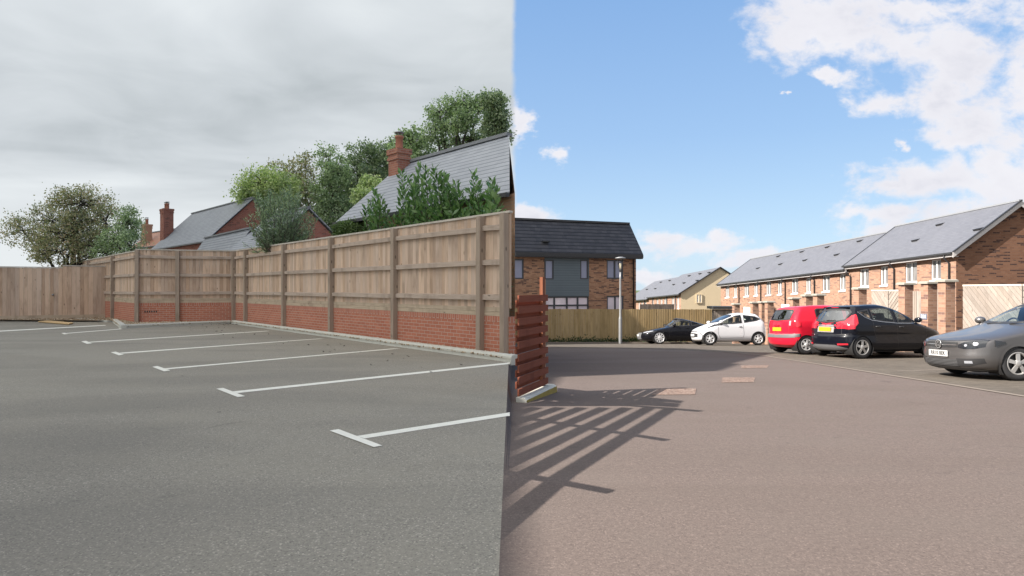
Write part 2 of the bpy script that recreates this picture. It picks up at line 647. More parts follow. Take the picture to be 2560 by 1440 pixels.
def wood(name, c_dark, c_lite, grey, along='v', knots=True, grey_amt=0.5, rough=0.85):
    """weathered boards: every board its own shade, grain along it, a few knots"""
    m, g = new_mat(name)
    uv = g.node('ShaderNodeUVMap').outputs[0]
    isl = g.node('ShaderNodeNewGeometry').outputs['Random Per Island']
    s = (38.0, 1.6, 1.0) if along == 'v' else (1.6, 38.0, 1.0)
    off = g.comb(g.math('MULTIPLY', isl, 37.0), g.math('MULTIPLY', isl, 91.0), g.math('MULTIPLY', isl, 13.0))
    v = g.vadd(g.vmul(uv, s), off)
    gr_ = g.noise(v, 1.0, 4.0, 0.65, 0.8)
    wn = g.node('ShaderNodeTexWhiteNoise', noise_dimensions='1D')
    g.put(wn.inputs['W'], g.math('MULTIPLY', isl, 733.0))
    rnd = wn.outputs['Value']
    t = g.math('ADD', g.math('MULTIPLY', gr_, 0.75), g.math('MULTIPLY', isl, 0.40))
    c = g.mix(g.mrange(t, 0.2, 0.85), c_dark, c_lite)
    c = g.mix(g.math('MULTIPLY', rnd, grey_amt), c, grey)
    blot = g.noise(g.vadd(g.vmul(uv, (2.5, 0.9, 1.0)), off), 1.0, 3.0, 0.6)
    c = g.mix(g.mrange(blot, 0.46, 0.74, 0.0, 0.5), c, tuple(x * 0.62 for x in c_dark))
    if knots:
        vo = g.node('ShaderNodeTexVoronoi')
        ks = (7.0, 2.6, 1.0) if along == 'v' else (2.6, 7.0, 1.0)
        g.put(vo.inputs['Vector'], g.vadd(g.vmul(uv, ks), off))
        vo.inputs['Scale'].default_value = 1.0
        vo.inputs['Randomness'].default_value = 1.0
        k = g.mrange(vo.outputs['Distance'], 0.06, 0.16, 0.75, 0.0)
        pick = g.math('GREATER_THAN', g.sep(vo.outputs['Color'])[0], 0.55)
        c = g.mix(g.math('MULTIPLY', k, pick), c, tuple(x * 0.3 for x in c_dark))
    g.put(g.b.inputs['Base Color'], c)
    g.b.inputs['Roughness'].default_value = rough
    g.b.inputs['Specular IOR Level'].default_value = 0.2
    bump(g, gr_, 0.25, 0.004)
    return m


def leaf(name, cols, gloss=0.45, trans=0.35):
    m = bpy.data.materials.new(name)
    m.use_nodes = True
    m.node_tree.nodes.clear()
    g = NG(m.node_tree)
    o = g.node('ShaderNodeOutputMaterial')
    isl = g.node('ShaderNodeNewGeometry').outputs['Random Per Island']
    n = len(cols)
    c = g.ramp(isl, [((i + 0.5) / n, k) for i, k in enumerate(cols)])
    co = g.node('ShaderNodeTexCoord').outputs['Object']
    big = g.noise(co, 0.7, 2.0)
    c = g.mix(g.mrange(big, 0.35, 0.7, 0.0, 0.45), c, cols[0])
    b = g.node('ShaderNodeBsdfPrincipled')
    g.put(b.inputs['Base Color'], c)
    b.inputs['Roughness'].default_value = gloss
    b.inputs['Specular IOR Level'].default_value = 0.4
    t = g.node('ShaderNodeBsdfTranslucent')
    g.put(t.inputs['Color'], g.vmul(c, (1.3, 1.5, 0.8)))
    mx = g.node('ShaderNodeMixShader')
    mx.inputs[0].default_value = trans
    g.l.new(b.outputs[0], mx.inputs[1])
    g.l.new(t.outputs[0], mx.inputs[2])
    g.l.new(mx.outputs[0], o.inputs[0])
    return m


def glass(name, tint, refl=0.08, max_refl=0.9):
    """clear pane: tinted see-through plus mirror reflection that grows at grazing angles"""
    m = bpy.data.materials.new(name)
    m.use_nodes = True
    m.node_tree.nodes.clear()
    g = NG(m.node_tree)
    o = g.node('ShaderNodeOutputMaterial')
    tr = g.node('ShaderNodeBsdfTransparent')
    tr.inputs[0].default_value = (*tint, 1)
    gl_ = g.node('ShaderNodeBsdfGlossy')
    gl_.inputs['Roughness'].default_value = 0.02
    gl_.inputs['Color'].default_value = (0.95, 0.97, 1.0, 1)
    geo = g.node('ShaderNodeNewGeometry')
    dt = g.node('ShaderNodeVectorMath', operation='DOT_PRODUCT')
    g.l.new(geo.outputs['Normal'], dt.inputs[0])
    g.l.new(geo.outputs['Incoming'], dt.inputs[1])
    f5 = g.math('POWER', g.math('SUBTRACT', 1.0, g.math('ABSOLUTE', dt.outputs['Value']), clamp=True), 5.0)
    fac = g.mrange(f5, 0.0, 1.0, refl, max_refl, smooth=False)
    mx = g.node('ShaderNodeMixShader')
    g.put(mx.inputs[0], fac)
    g.l.new(tr.outputs[0], mx.inputs[1])
    g.l.new(gl_.outputs[0], mx.inputs[2])
    g.l.new(mx.outputs[0], o.inputs[0])
    return m


def paving(name, c1, c2, joint):
    m, g = new_mat(name)
    co = g.node('ShaderNodeTexCoord').outputs['Object']
    t = g.node('ShaderNodeTexBrick')
    g.put(t.inputs['Vector'], co)
    t.inputs['Scale'].default_value = 1.0
    t.inputs['Brick Width'].default_value = 0.2
    t.inputs['Row Height'].default_value = 0.1
    t.inputs['Mortar Size'].default_value = 0.004
    t.inputs['Color1'].default_value = (0, 0, 0, 1)
    t.inputs['Color2'].default_value = (1, 1, 1, 1)
    r = g.sep(t.outputs['Color'])[0]
    n = g.noise(co, 40.0, 3.0, 0.6)
    n2 = g.noise(co, 0.6, 4.0, 0.6)
    c = g.mix(g.math('ADD', g.math('MULTIPLY', r, 0.6), g.math('MULTIPLY', n, 0.4)), c1, c2)
    c = g.mix(g.mrange(n2, 0.4, 0.75, 0.0, 0.4), c, tuple(x * 0.75 for x in c1))
    c = g.mix(g.math('MULTIPLY', t.outputs['Fac'], 0.8), c, joint)
    g.put(g.b.inputs['Base Color'], c)
    g.b.inputs['Roughness'].default_value = 0.9
    g.b.inputs['Specular IOR Level'].default_value = 0.2
    bump(g, g.math('SUBTRACT', g.math('MULTIPLY', n, 0.3), t.outputs['Fac']), 0.4, 0.006)
    return m


asphalt_left = asphalt('asphalt_grey', (0.162, 0.151, 0.128), (0.328, 0.305, 0.254), (0.275, 0.254, 0.205), (0.170, 0.160, 0.142))
asphalt_right = asphalt('asphalt_pink', (0.073, 0.057, 0.052), (0.150, 0.118, 0.104), (0.114, 0.094, 0.083), (0.087, 0.070, 0.062), 0.28)


def worn_paint():
    m, g = new_mat('road_paint')
    co = g.node('ShaderNodeTexCoord').outputs['Object']
    n = g.noise(co, 60.0, 4.0, 0.7)
    n2 = g.noise(co, 1.7, 3.0, 0.6)
    c = g.mix(g.noise(co, 9.0, 3.0), (0.66, 0.65, 0.57), (0.80, 0.79, 0.71))
    wear = g.mrange(g.math('ADD', g.math('MULTIPLY', n, 0.7), g.math('MULTIPLY', n2, 0.3)), 0.58, 0.68, 0.0, 0.75)
    g.put(g.b.inputs['Base Color'], g.mix(wear, c, (0.26, 0.25, 0.23)))
    g.b.inputs['Roughness'].default_value = 0.75
    return m


paint_white = worn_paint()
kerb_conc = plain('kerb_concrete', (0.50, 0.50, 0.45), 0.85, var=0.14, scale=5)
flush_kerb = plain('flush_kerb', (0.167, 0.138, 0.116), 0.9, var=0.12)
yellow_paint = plain('yellow_kerb_paint', (0.32, 0.24, 0.05), 0.75, var=0.3, scale=9)
pave_mat = paving('block_paving', (0.078, 0.066, 0.056), (0.130, 0.112, 0.092), (0.048, 0.041, 0.038))
tactile_mat = plain('buff_tactile', (0.52, 0.36, 0.18), 0.85)
soil = plain('soil', (0.09, 0.08, 0.06), 0.95, var=0.3)
grass_far = plain('far_grass', (0.06, 0.09, 0.03), 0.95, var=0.3, scale=0.5)
gravel_mat = None
fence_v = wood('fence_boards', (0.376, 0.256, 0.177), (0.675, 0.496, 0.363), (0.560, 0.474, 0.417), 'v')
fence_h = wood('fence_rails', (0.307, 0.240, 0.189), (0.514, 0.420, 0.352), (0.441, 0.400, 0.375), 'h', grey_amt=0.7)
fence_p = wood('fence_posts', (0.240, 0.186, 0.146), (0.398, 0.320, 0.255), (0.345, 0.303, 0.277), 'v', grey_amt=0.7)
fence_b = wood('fence_base_boards', (0.318, 0.246, 0.175), (0.542, 0.441, 0.331), (0.498, 0.442, 0.384), 'h')
coping_w = wood('coping_rail', (0.42, 0.38, 0.33), (0.58, 0.54, 0.48), (0.5, 0.48, 0.45), 'h', knots=False)
plinth_brick = brick('plinth_brick', (0.396, 0.147, 0.095), (0.492, 0.200, 0.129), (0.190, 0.085, 0.059), (0.497, 0.426, 0.375))
plinth_soldier = brick('plinth_soldier', (0.378, 0.141, 0.094), (0.492, 0.204, 0.135), (0.190, 0.085, 0.059), (0.497, 0.426, 0.375), rot=True)
house_brick = brick('red_house_brick', (0.27, 0.10, 0.075), (0.36, 0.14, 0.10), (0.15, 0.06, 0.05), (0.34, 0.28, 0.25), 0.08)
chim_brick = brick('chimney_brick', (0.30, 0.12, 0.085), (0.40, 0.18, 0.12), (0.16, 0.07, 0.06), (0.36, 0.30, 0.27), 0.08)
tan_brick = brick('tan_brick', (0.46, 0.26, 0.17), (0.56, 0.35, 0.24), (0.3, 0.15, 0.1), (0.45, 0.36, 0.28))
multi_brick = brick('multi_brick', (0.30, 0.155, 0.095), (0.47, 0.27, 0.165), (0.095, 0.055, 0.05), (0.33, 0.25, 0.19), 0.17, streak=True)
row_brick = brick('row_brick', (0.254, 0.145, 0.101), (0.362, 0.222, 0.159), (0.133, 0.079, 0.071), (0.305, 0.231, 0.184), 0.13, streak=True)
gable_brick_shade = brick('gable_brick_shade', (0.167, 0.081, 0.050), (0.220, 0.113, 0.071), (0.043, 0.024, 0.024), (0.151, 0.112, 0.090), 0.15, streak=True)  # darker copy of the row brick: the gable's shade is in the colour
slate_blue = slates('slate_blue_grey', (0.255, 0.275, 0.31), (0.335, 0.355, 0.39), 0.20, 0.33, (0.09, 0.10, 0.115), gap=0.034)
slate_row = slates('slate_row', (0.103, 0.107, 0.125), (0.129, 0.133, 0.153), 0.17, 0.25, (0.069, 0.071, 0.088), gap=0.014, bump_d=0.006)
tile_dark = slates('tile_black', (0.042, 0.042, 0.048), (0.075, 0.073, 0.08), 0.28, 0.33, (0.012, 0.012, 0.014), gap=0.07, bump_d=0.03)
tile_orange = slates('tile_orange', (0.42, 0.20, 0.13), (0.52, 0.27, 0.18), 0.2, 0.2, (0.2, 0.1, 0.07))
lead = plain('lead_ridge', (0.20, 0.21, 0.23), 0.6)
black_pl = plain('black_plastic', (0.025, 0.025, 0.027), 0.45)
gutter_blk = plain('black_gutter', (0.03, 0.03, 0.034), 0.4)
upvc = plain('white_upvc', (0.663, 0.663, 0.663), 0.4, var=0.04)
dark_frame = plain('dark_window_frame', (0.045, 0.048, 0.055), 0.4)
cladding = slates('blue_cladding', (0.115, 0.145, 0.165), (0.125, 0.155, 0.175), 0.15, 4.0, (0.06, 0.075, 0.09), gap=0.012, bump_d=0.01)
render_cream = plain('cream_render', (0.605, 0.498, 0.341), 0.9, var=0.05, scale=1.2)
soffit = plain('grey_white_fascia', (0.480, 0.456, 0.456), 0.6, var=0.05)
clay_pot = plain('clay_pot', (0.36, 0.15, 0.10), 0.8)
stone_cap = plain('stone_cap', (0.272, 0.256, 0.224), 0.9)
bark = plain('bark', (0.10, 0.085, 0.07), 0.95, var=0.35, scale=12)
bark_dark = plain('bark_dark', (0.05, 0.042, 0.036), 0.95, var=0.35, scale=12)
yellow_fence = wood('closeboard_fence', (0.298, 0.213, 0.101), (0.430, 0.315, 0.167), (0.339, 0.271, 0.178), 'v', grey_amt=0.3)
red_slats = wood('stained_slats', (0.153, 0.045, 0.027), (0.234, 0.077, 0.045), (0.189, 0.068, 0.045), 'h', knots=False, grey_amt=0.4)
red_raw = wood('bare_patch', (0.32, 0.17, 0.09), (0.45, 0.27, 0.17), (0.36, 0.30, 0.28), 'v', knots=False)
red_post = wood('stained_post', (0.16, 0.055, 0.03), (0.26, 0.10, 0.055), (0.25, 0.14, 0.10), 'v', knots=False)
gate_wood = wood('gate_boards', (0.218, 0.182, 0.154), (0.331, 0.285, 0.248), (0.287, 0.259, 0.240), 'v', knots=True, grey_amt=0.5)
galv = plain('galvanised_post', (0.243, 0.248, 0.257), 0.45, metal=0.4)
pane_dark = plain('window_pane_dark', (0.24, 0.25, 0.36), 0.06, spec=0.8)
pane_blind = plain('window_pane_blind', (0.72, 0.64, 0.70), 0.1, spec=0.6)
pane_far = plain('window_pane_far', (0.16, 0.19, 0.20), 0.06, spec=0.8)
drain_mat = None


def curtain_mat():
    m, g = new_mat('curtained_pane')
    uv = g.node('ShaderNodeUVMap').outputs[0]
    sx, sy, _ = g.sep(uv)
    f = g.noise(g.comb(g.math('MULTIPLY', sx, 14.0), g.math('MULTIPLY', sy, 0.6)), 1.0, 3.0, 0.6)
    c = g.mix(g.mrange(f, 0.35, 0.6), (0.07, 0.07, 0.075), (0.20, 0.19, 0.185))
    g.put(g.b.inputs['Base Color'], c)
    g.b.inputs['Roughness'].default_value = 0.12
    return m


pane_curtain = curtain_mat()


def gravel_material():
    m, g = new_mat('gravel_stones')
    isl = g.node('ShaderNodeNewGeometry').outputs['Random Per Island']
    c = g.ramp(isl, [(0.1, (0.20, 0.14, 0.085)), (0.4, (0.36, 0.28, 0.19)), (0.65, (0.45, 0.355, 0.245)), (0.9, (0.58, 0.50, 0.39))])
    g.put(g.b.inputs['Base Color'], c)
    g.b.inputs['Roughness'].default_value = 0.9
    return m


gravel_mat = gravel_material()


def drain_material():
    m, g = new_mat('speckled_patch')
    co = g.node('ShaderNodeTexCoord').outputs['Object']
    v = g.node('ShaderNodeTexVoronoi')
    v.inputs['Scale'].default_value = 42.0
    g.put(v.inputs['Vector'], co)
    c = g.ramp(g.sep(v.outputs['Color'])[0], [(0.1, (0.08, 0.05, 0.038)), (0.45, (0.155, 0.098, 0.074)), (0.7, (0.19, 0.125, 0.098)), (0.95, (0.24, 0.185, 0.155))])
    g.put(g.b.inputs['Base Color'], c)
    g.b.inputs['Roughness'].default_value = 0.9
    bump(g, v.outputs['Distance'], 0.4, 0.01)
    return m


drain_mat = drain_material()
leaf_oak = leaf('leaves_mid', [(0.172, 0.236, 0.147), (0.279, 0.374, 0.217), (0.405, 0.496, 0.299), (0.536, 0.634, 0.411)])
leaf_lime = leaf('leaves_lime', [(0.268, 0.348, 0.175), (0.445, 0.543, 0.271), (0.632, 0.696, 0.377), (0.760, 0.808, 0.474)])
leaf_dark = leaf('leaves_dark', [(0.128, 0.179, 0.117), (0.203, 0.274, 0.173), (0.303, 0.380, 0.239), (0.430, 0.488, 0.331)])
leaf_brown = leaf('leaves_turning', [(0.195, 0.225, 0.139), (0.321, 0.351, 0.205), (0.483, 0.382, 0.278), (0.431, 0.475, 0.300), (0.597, 0.453, 0.335)])
leaf_laurel = leaf('leaves_laurel', [(0.070, 0.140, 0.051), (0.113, 0.223, 0.075), (0.164, 0.292, 0.105), (0.235, 0.352, 0.153)], gloss=0.28, trans=0.25)
leaf_willow = leaf('leaves_blue_green', [(0.111, 0.164, 0.111), (0.187, 0.262, 0.176), (0.275, 0.359, 0.252), (0.423, 0.508, 0.401)], gloss=0.4)
leaf_fir = leaf('leaves_fluffy', [(0.085, 0.136, 0.051), (0.145, 0.212, 0.085), (0.204, 0.272, 0.119)], gloss=0.6)
leaf_weed = leaf('leaves_weed', [(0.02, 0.035, 0.012), (0.035, 0.055, 0.02), (0.05, 0.07, 0.03)])
leaf_dead = leaf('leaves_dead', [(0.03, 0.022, 0.015), (0.05, 0.035, 0.02)], trans=0.1)

# ------------------------------------------------------------------ ground


def struct(name, mb, mat):
    return tag(mb.build(name, mat), kind='structure')


mb = MB()
S = 3000.0
mb.poly([(-S, -S, -6.2), (S, -S, -6.2), (S, S, -6.2), (-S, S, -6.2)])
struct('ground', mb, grass_far)

mb = MB()
ys = [-9, -4, 0, 4.5, 8, 12, 17, 24, 30, 40, 60]
mb.poly([(-70, -9, 0), (-0.06, -9, 0), (-0.06, 60, 0), (-70, 60, 0)])
mb.poly([(-70, 60, 0), (-0.06, 60, 0), (-0.06, 60, -6.5), (-70, 60, -6.5)])
struct('car_park_surface', mb, asphalt_left)

# right-hand road, blended to the left car park along their joint
mb = MB()
xs = [-0.06, -0.045, -0.03, -0.01, 0.5, 1.0, 2, 4, 8, 16, 30, 60]
ysr = [-9] + [y for y, _ in SLOPE[1:-1]] + [6, 7, 9, 10, 14, 16, 24, 45, 55, 64]
ysr = sorted(set(ysr))


def blend(x, y):
    t = min(1, max(0, (x + 0.06) / 0.05))
    t = t * t * (3 - 2 * t)
    return zr(y) * t


vs = [(x, y, blend(x, y)) for y in ysr for x in xs]
nx = len(xs)
fs = [(j * nx + i, j * nx + i + 1, (j + 1) * nx + i + 1, (j + 1) * nx + i) for j in range(len(ysr) - 1) for i in range(nx - 1)]
mb.add(vs, fs, False)
struct('road', mb, asphalt_right)


def clip(poly, ymin, ymax):
    def cut(ps, f, y):
        res = []
        for i, p in enumerate(ps):
            q = ps[(i + 1) % len(ps)]
            ip, iq = f(p[1]), f(q[1])
            if ip:
                res.append(p)
            if ip != iq:
                t = (y - p[1]) / (q[1] - p[1])
                res.append((p[0] + (q[0] - p[0]) * t, y))
        return res
    ps = cut(poly, lambda v: v >= ymin, ymin)
    return cut(ps, lambda v: v <= ymax, ymax) if ps else ps


def drape(poly, lift, mb):
    """flat outline (x, y) laid on the falling road"""
    for (a, _), (b, _) in zip(SLOPE, SLOPE[1:]):
        ps = clip(poly, a, b)
        if len(ps) >= 3:
            ar = sum(p[0] * q[1] - q[0] * p[1] for p, q in zip(ps, ps[1:] + ps[:1]))
            if ar < 0:
                ps = ps[::-1]
            mb.poly([(x, y, zr(y) + lift) for x, y in ps])


edge_px = [(2700, 1018), (2560, 993), (2478, 980), (2340, 958), (2200, 936), (2080, 917), (1990, 903), (1910, 890.5), (1850, 884), (1780, 879), (1690, 874), (1560, 870.5), (1390, 868.5)]
edge = [gr(*p) for p in edge_px]
edge2 = [(p.x, p.y) for p in edge]
edge2[0] = (edge2[0][0], edge2[0][1])
pav = [(edge2[0][0], -6)] + edge2 + [(0.8, 34.0), (0.8, 70), (58, 70), (58, -6)]
mb = MB()
drape(pav, 0.004, mb)
struct('paving', mb, pave_mat)
mb = MB()
pl = [(edge2[0][0], -6)] + edge2
for p, q in zip(pl, pl[1:]):
    d = Vector((q[0] - p[0], q[1] - p[1], 0)).normalized()
    nrm = Vector((d.y, -d.x, 0)) * 0.11
    drape([p, q, (q[0] + nrm.x, q[1] + nrm.y), (p[0] + nrm.x, p[1] + nrm.y)], 0.009, mb)
struct('paving_edge', mb, flush_kerb)
# bay edges in the paving: three pale lines
mb = MB()
for (x0, y0, x1, y1) in ((7.9, 13.2, 12.2, 14.6), (8.0, 9.6, 12, 11.0), (7.7, 16.4, 12.2, 17.2)):
    drape([(x0, y0), (x1, y1), (x1, y1 + 0.08), (x0, y0 + 0.08)], 0.008, mb)
struct('paving_lines', mb, flush_kerb)

# patched service trenches: three separate covers in the road
for i, (pts, lab) in enumerate((([(1628, 988), (1738, 987), (1741, 972), (1650, 972)], 'pinkish speckled rectangular patch in the road nearest the barred shadow'),
                               ([(1804, 957), (1885, 956), (1888, 944), (1806, 944)], 'pinkish ribbed rectangular patch in the road, middle one of three'),
                               ([(1853, 921), (1918, 920), (1922, 913.5), (1852, 914)], 'thin pinkish patch in the road farthest from the viewer, nearest the parked cars'))):
    P = [gr(*p) for p in pts]
    mb = MB()
    drape([(p.x, p.y) for p in P], 0.005, mb)
    o = mb.build('drain_cover', drain_mat)
    tag(o, lab, 'road patch', 'pinkish patches set in the road')

# ------------------------------------------------------------------ markings of the car park
ZX = lambda x, y: (60 + x * 0.4766, 760 + y * 0.4766)


def mark_quad(mb, pts, z=0.004):
    P = [gl(*ZX(*p), z) for p in pts]
    a = sum(P[i].x * P[(i + 1) % 4].y - P[(i + 1) % 4].x * P[i].y for i in range(4))
    mb.poly(P if a > 0 else P[::-1])


mb = MB()
BARS = [[(1603, 664), (1650, 656), (1880, 742), (1835, 750)], [(1008, 444), (1045, 440), (1160, 483), (1120, 488)],
        [(672, 329), (700, 325), (768, 348), (735, 353)], [(455, 253), (482, 250), (524, 265), (497, 269)],
        [(300, 196), (325, 193), (357, 206), (330, 209)], [(196, 152), (215, 151), (230, 157), (210, 159)]]
STEMS = [[(1745, 692), (1788, 705), (2548, 586), (2548, 568)], [(1088, 459), (1118, 467), (2548, 314.5), (2548, 306)],
         [(735, 337.5), (755, 342), (1975, 233), (1938, 233)], [(500, 255.5), (516, 260), (1578, 181), (1545, 181.5)],
         [(340, 198.5), (351, 201.5), (1290, 142), (1268, 141)], [(219, 152.5), (228, 154.8), (518, 131.5), (506, 130)],
         [(-260, 147), (-260, 152), (430, 113), (424, 110)]]
for b in BARS:
    mark_quad(mb, b, 0.006)
for s in STEMS:
    mark_quad(mb, s, 0.003)
tag(mb.build('road_markings', paint_white), kind='structure')

# ------------------------------------------------------------------ left: fence, kerb, gravel
FE = Vector((-0.015, 12.15, 0))
FC = Vector((-10.67, 24.8, 0))
FD = Vector((-13.85, 23.8, 0))
FG = Vector((-26.6, 38.1, 0))


def boarded_fence(P, Q, post_ts, label, zt=2.76, group=None, plinth=True, seed=1, vents=()):
    """seen from its rail side: posts, three rails, boards, base boards, brick plinth"""
    P, Q = Vector(P), Vector(Q)
    L = (Q - P).length
    u = (Q - P).normalized()
    n = Vector((u.y, -u.x, 0))
    if n.dot(EYE - P) < 0:
        n = -n
    F = frame(P, u, n)
    r_ = random.Random(seed)
    t = thing('timber_fence', P, label, 'fence', group)
    mb = MB()
    a = 0.0
    while a < L - 0.01:
        w = min(0.118 + r_.uniform(-0.006, 0.006), L - a)
        c = r_.uniform(-0.006, 0.006)
        top = zt - 0.03 + r_.uniform(-0.004, 0.0)
        # feather-edged: one long edge thicker than the other
        q = [F(a, 0.93, 0.016 + c), F(a + w - 0.008, 0.93, 0.008 + c), F(a + w - 0.008, 0.93, -0.012), F(a, 0.93, -0.012)]
        tt = [F(a, top, 0.016 + c), F(a + w - 0.008, top, 0.008 + c), F(a + w - 0.008, top, -0.012), F(a, top, -0.012)]
        mb.hexa(q, tt)
        a += w
    mb.build('boards', fence_v, t)
    mb = MB().fbox(F, -0.02, L, zt - 0.03, zt + 0.012, -0.04, 0.045)
    mb.build('coping', coping_w, t)
    posts = sorted(x * L for x in post_ts)
    stops = [0.0] + posts + [L]
    for x in posts:
        w = 0.065
        mb = MB()
        j = r_.uniform(-0.01, 0.01)
        q = [F(x - w, 0.06, 0.15), F(x + w, 0.06, 0.15), F(x + w, 0.06, 0.02), F(x - w, 0.06, 0.02)]
        tt = [F(x - w + j, zt - 0.035, 0.15), F(x + w + j, zt - 0.035, 0.15), F(x + w + j, zt - 0.035, 0.02), F(x - w + j, zt - 0.035, 0.02)]
        mb.hexa(q, tt)
        mb.build('post', fence_p, t)
    for b0, b1 in ((2.43, 2.525), (1.76, 1.855), (1.085, 1.18)):
        for x0, x1 in zip(stops, stops[1:]):
            if x1 - x0 < 0.2:
                continue
            e0 = 0.066 if x0 > 0 else 0
            e1 = 0.066 if x1 < L else 0
            s = r_.uniform(-0.012, 0.012)
            mb = MB()
            q = [F(x0 + e0, b0 + s, 0.085), F(x1 - e1, b0 - s, 0.085), F(x1 - e1, b0 - s, 0.018), F(x0 + e0, b0 + s, 0.018)]
            tt = [F(x0 + e0, b1 + s, 0.085), F(x1 - e1, b1 - s, 0.085), F(x1 - e1, b1 - s + 0.015, 0.018), F(x0 + e0, b1 + s + 0.015, 0.018)]
            mb.hexa(q, tt)
            mb.build('rail', fence_h, t)
    for x0, x1 in zip(stops, stops[1:]):
        if x1 - x0 < 0.2:
            continue
        mb = MB()
        mb.fbox(F, x0 + (0.066 if x0 > 0 else 0), x1 - (0.066 if x1 < L else 0), 0.775, 0.86, 0.0, 0.034)
        mb.fbox(F, x0 + (0.066 if x0 > 0 else 0), x1 - (0.066 if x1 < L else 0), 0.864, 0.945, 0.003, 0.030)
        mb.build('base_board', fence_b, t)
    if plinth:
        mb = MB()
        wall_mb(F, 0, L, 0.0, 0.655, (), 0, 0.035, mb)
        mb.fbox(F, 0, L, 0.0, 0.655, -0.10, 0.0345)
        p = mb.build('brick_plinth', plinth_brick, t)
        mb = MB().fbox(F, 0, L, 0.657, 0.772, -0.10, 0.037)
        mb.build('coping_bricks', plinth_soldier, p)
        for (va, vb) in vents:
            mb = MB()
            for k in range(6):
                mb.fbox(F, va + k * 0.075, va + k * 0.075 + 0.045, vb, vb + 0.07, 0.030, 0.0375)
            mb.build('air_vent', black_pl, p)
    return F, L


def t_on(P, Q, px):
    F = frame(P, (Vector(Q) - Vector(P)).normalized(), Vector(((Vector(Q) - Vector(P)).y, -(Vector(Q) - Vector(P)).x, 0)).normalized())
    return hit(F, px, 760)[0] / (Vector(Q) - Vector(P)).length


boarded_fence(FC, FE, [t_on(FC, FE, x) for x in (590, 620, 716, 834.5, 993.5, 1209)] + [0.994],
              'long weathered timber fence on red brick plinth, running along the painted bays', group='weathered fence runs', seed=3)
F_dc, L_dc = boarded_fence(FD, FC, [0.012] + [t_on(FD, FC, 445)], 'short fence run facing the viewer with a slotted vent in its brick base', group='weathered fence runs', seed=5,
                           vents=[(0.28, 0.42)])
boarded_fence(FG, FD, [t_on(FG, FD, x) for x in (160, 190, 226, 287)], 'fence run going back to the left behind the boarded gate', zt=2.70, group='weathered fence runs', seed=8)

# boarded gate and the plain board panel beside it
G0, G1, G2 = Vector((-22.6, 25.2, -0.1)), Vector((-18.9, 27.2, -0.1)), Vector((-17.62, 28.0, -0.1))


def plain_boards(P, Q, zt, name, label, cat, seed, frame_right=False, knob=False):
    u = (Q - P).normalized()
    n = Vector((u.y, -u.x, 0))
    if n.dot(EYE - P) < 0:
        n = -n
    F = frame(P, u, n)
    L = (Q - P).length
    r_ = random.Random(seed)
    t = thing(name, P, label, cat)
    mb = MB()
    a = 0.0
    while a < L - 0.01:
        w = min(r_.uniform(0.13, 0.16), L - a)
        c = r_.uniform(-0.006, 0.006)
        mb.fbox(F, a, a + w - 0.005, 0.12, zt - 0.03 + r_.uniform(-0.01, 0.0), -0.02, 0.008 + c)
        a += w
    mb.build('boards', fence_v, t)
    MB().fbox(F, -0.01, L, zt - 0.028, zt + 0.015, -0.05, 0.03).build('coping', coping_w, t)
    MB().fbox(F, 0, L, 0.16, 0.30, 0.010, 0.034).build('base_board', fence_b, t)
    if knob:
        mb = MB().lathe([(0.0, 0.07), (0.035, 0.06), (0.045, 0.03), (0.03, 0.0)], 12)
        mb.v = [tuple(F(L - 0.35, 1.15, 0.02) + n * z + u * x + Vector((0, 0, y))) for x, y, z in mb.v]
        mb.build('knob', galv, t)
    return F


plain_boards(G0, G1, 2.30, 'boarded_gate', 'plain vertical boarded gate with a pale round knob at the far left', 'gate', 21, knob=True)
plain_boards(G1 + Vector((0.02, -0.05, 0)), G2, 2.38, 'board_panel', 'plain board panel between the gate and the brick-based fence', 'fence panel', 22)

# kerb: separate stones, laid as one line; gravel strip behind
KP = [Vector((-0.02, 11.38, 0)), Vector((-10.45, 24.02, 0)), Vector((-12.75, 21.05, 0)), Vector((-15.6, 25.2, 0)), Vector((-18.3, 27.2, 0))]
mb = MB()
H = 0.125
for i, (a, b) in enumerate(zip(KP, KP[1:])):
    d = (b - a)
    L = d.length
    d.normalize()
    n = Vector((d.y, -d.x, 0))        # towards the fence side (right of travel)
    if i == 0:
        n = n if n.dot(FC - KP[1]) > 0 or True else -n
    n = Vector((-d.y, d.x, 0)) if Vector((-d.y, d.x, 0)).dot(((FE + FC) / 2 if i == 0 else (FD + FC) / 2 if i == 1 else FD) - a) > 0 else n
    hgt = H if i < 2 else H * (0.9 if i == 2 else 0.5)
    m = max(1, round(L / 0.914))
    for k in range(m):
        s0, s1 = a + d * (L * k / m + 0.004), a + d * (L * (k + 1) / m - 0.004)
        W = 0.17
        prof = [(0.0, -0.05), (0.012, hgt - 0.03), (0.035, hgt), (W, hgt), (W, -0.05)]
        vs = [s0 + n * c + Vector((0, 0, z)) for c, z in prof] + [s1 + n * c + Vector((0, 0, z)) for c, z in prof]
        kx = len(prof)
        fs = [tuple(range(kx - 1, -1, -1)), tuple(range(kx, 2 * kx))] + [(j, (j + 1) % kx, (j + 1) % kx + kx, j + kx) for j in range(kx)]
        mb.add(vs, fs)
tag(mb.build('kerb', kerb_conc), kind='structure')


def strip_points(a0, a1, b0, b1, n):
    for _ in range(n):
        s, t = random.random(), random.random()
        p = a0.lerp(a1, s).lerp(b0.lerp(b1, s), t)
        yield p


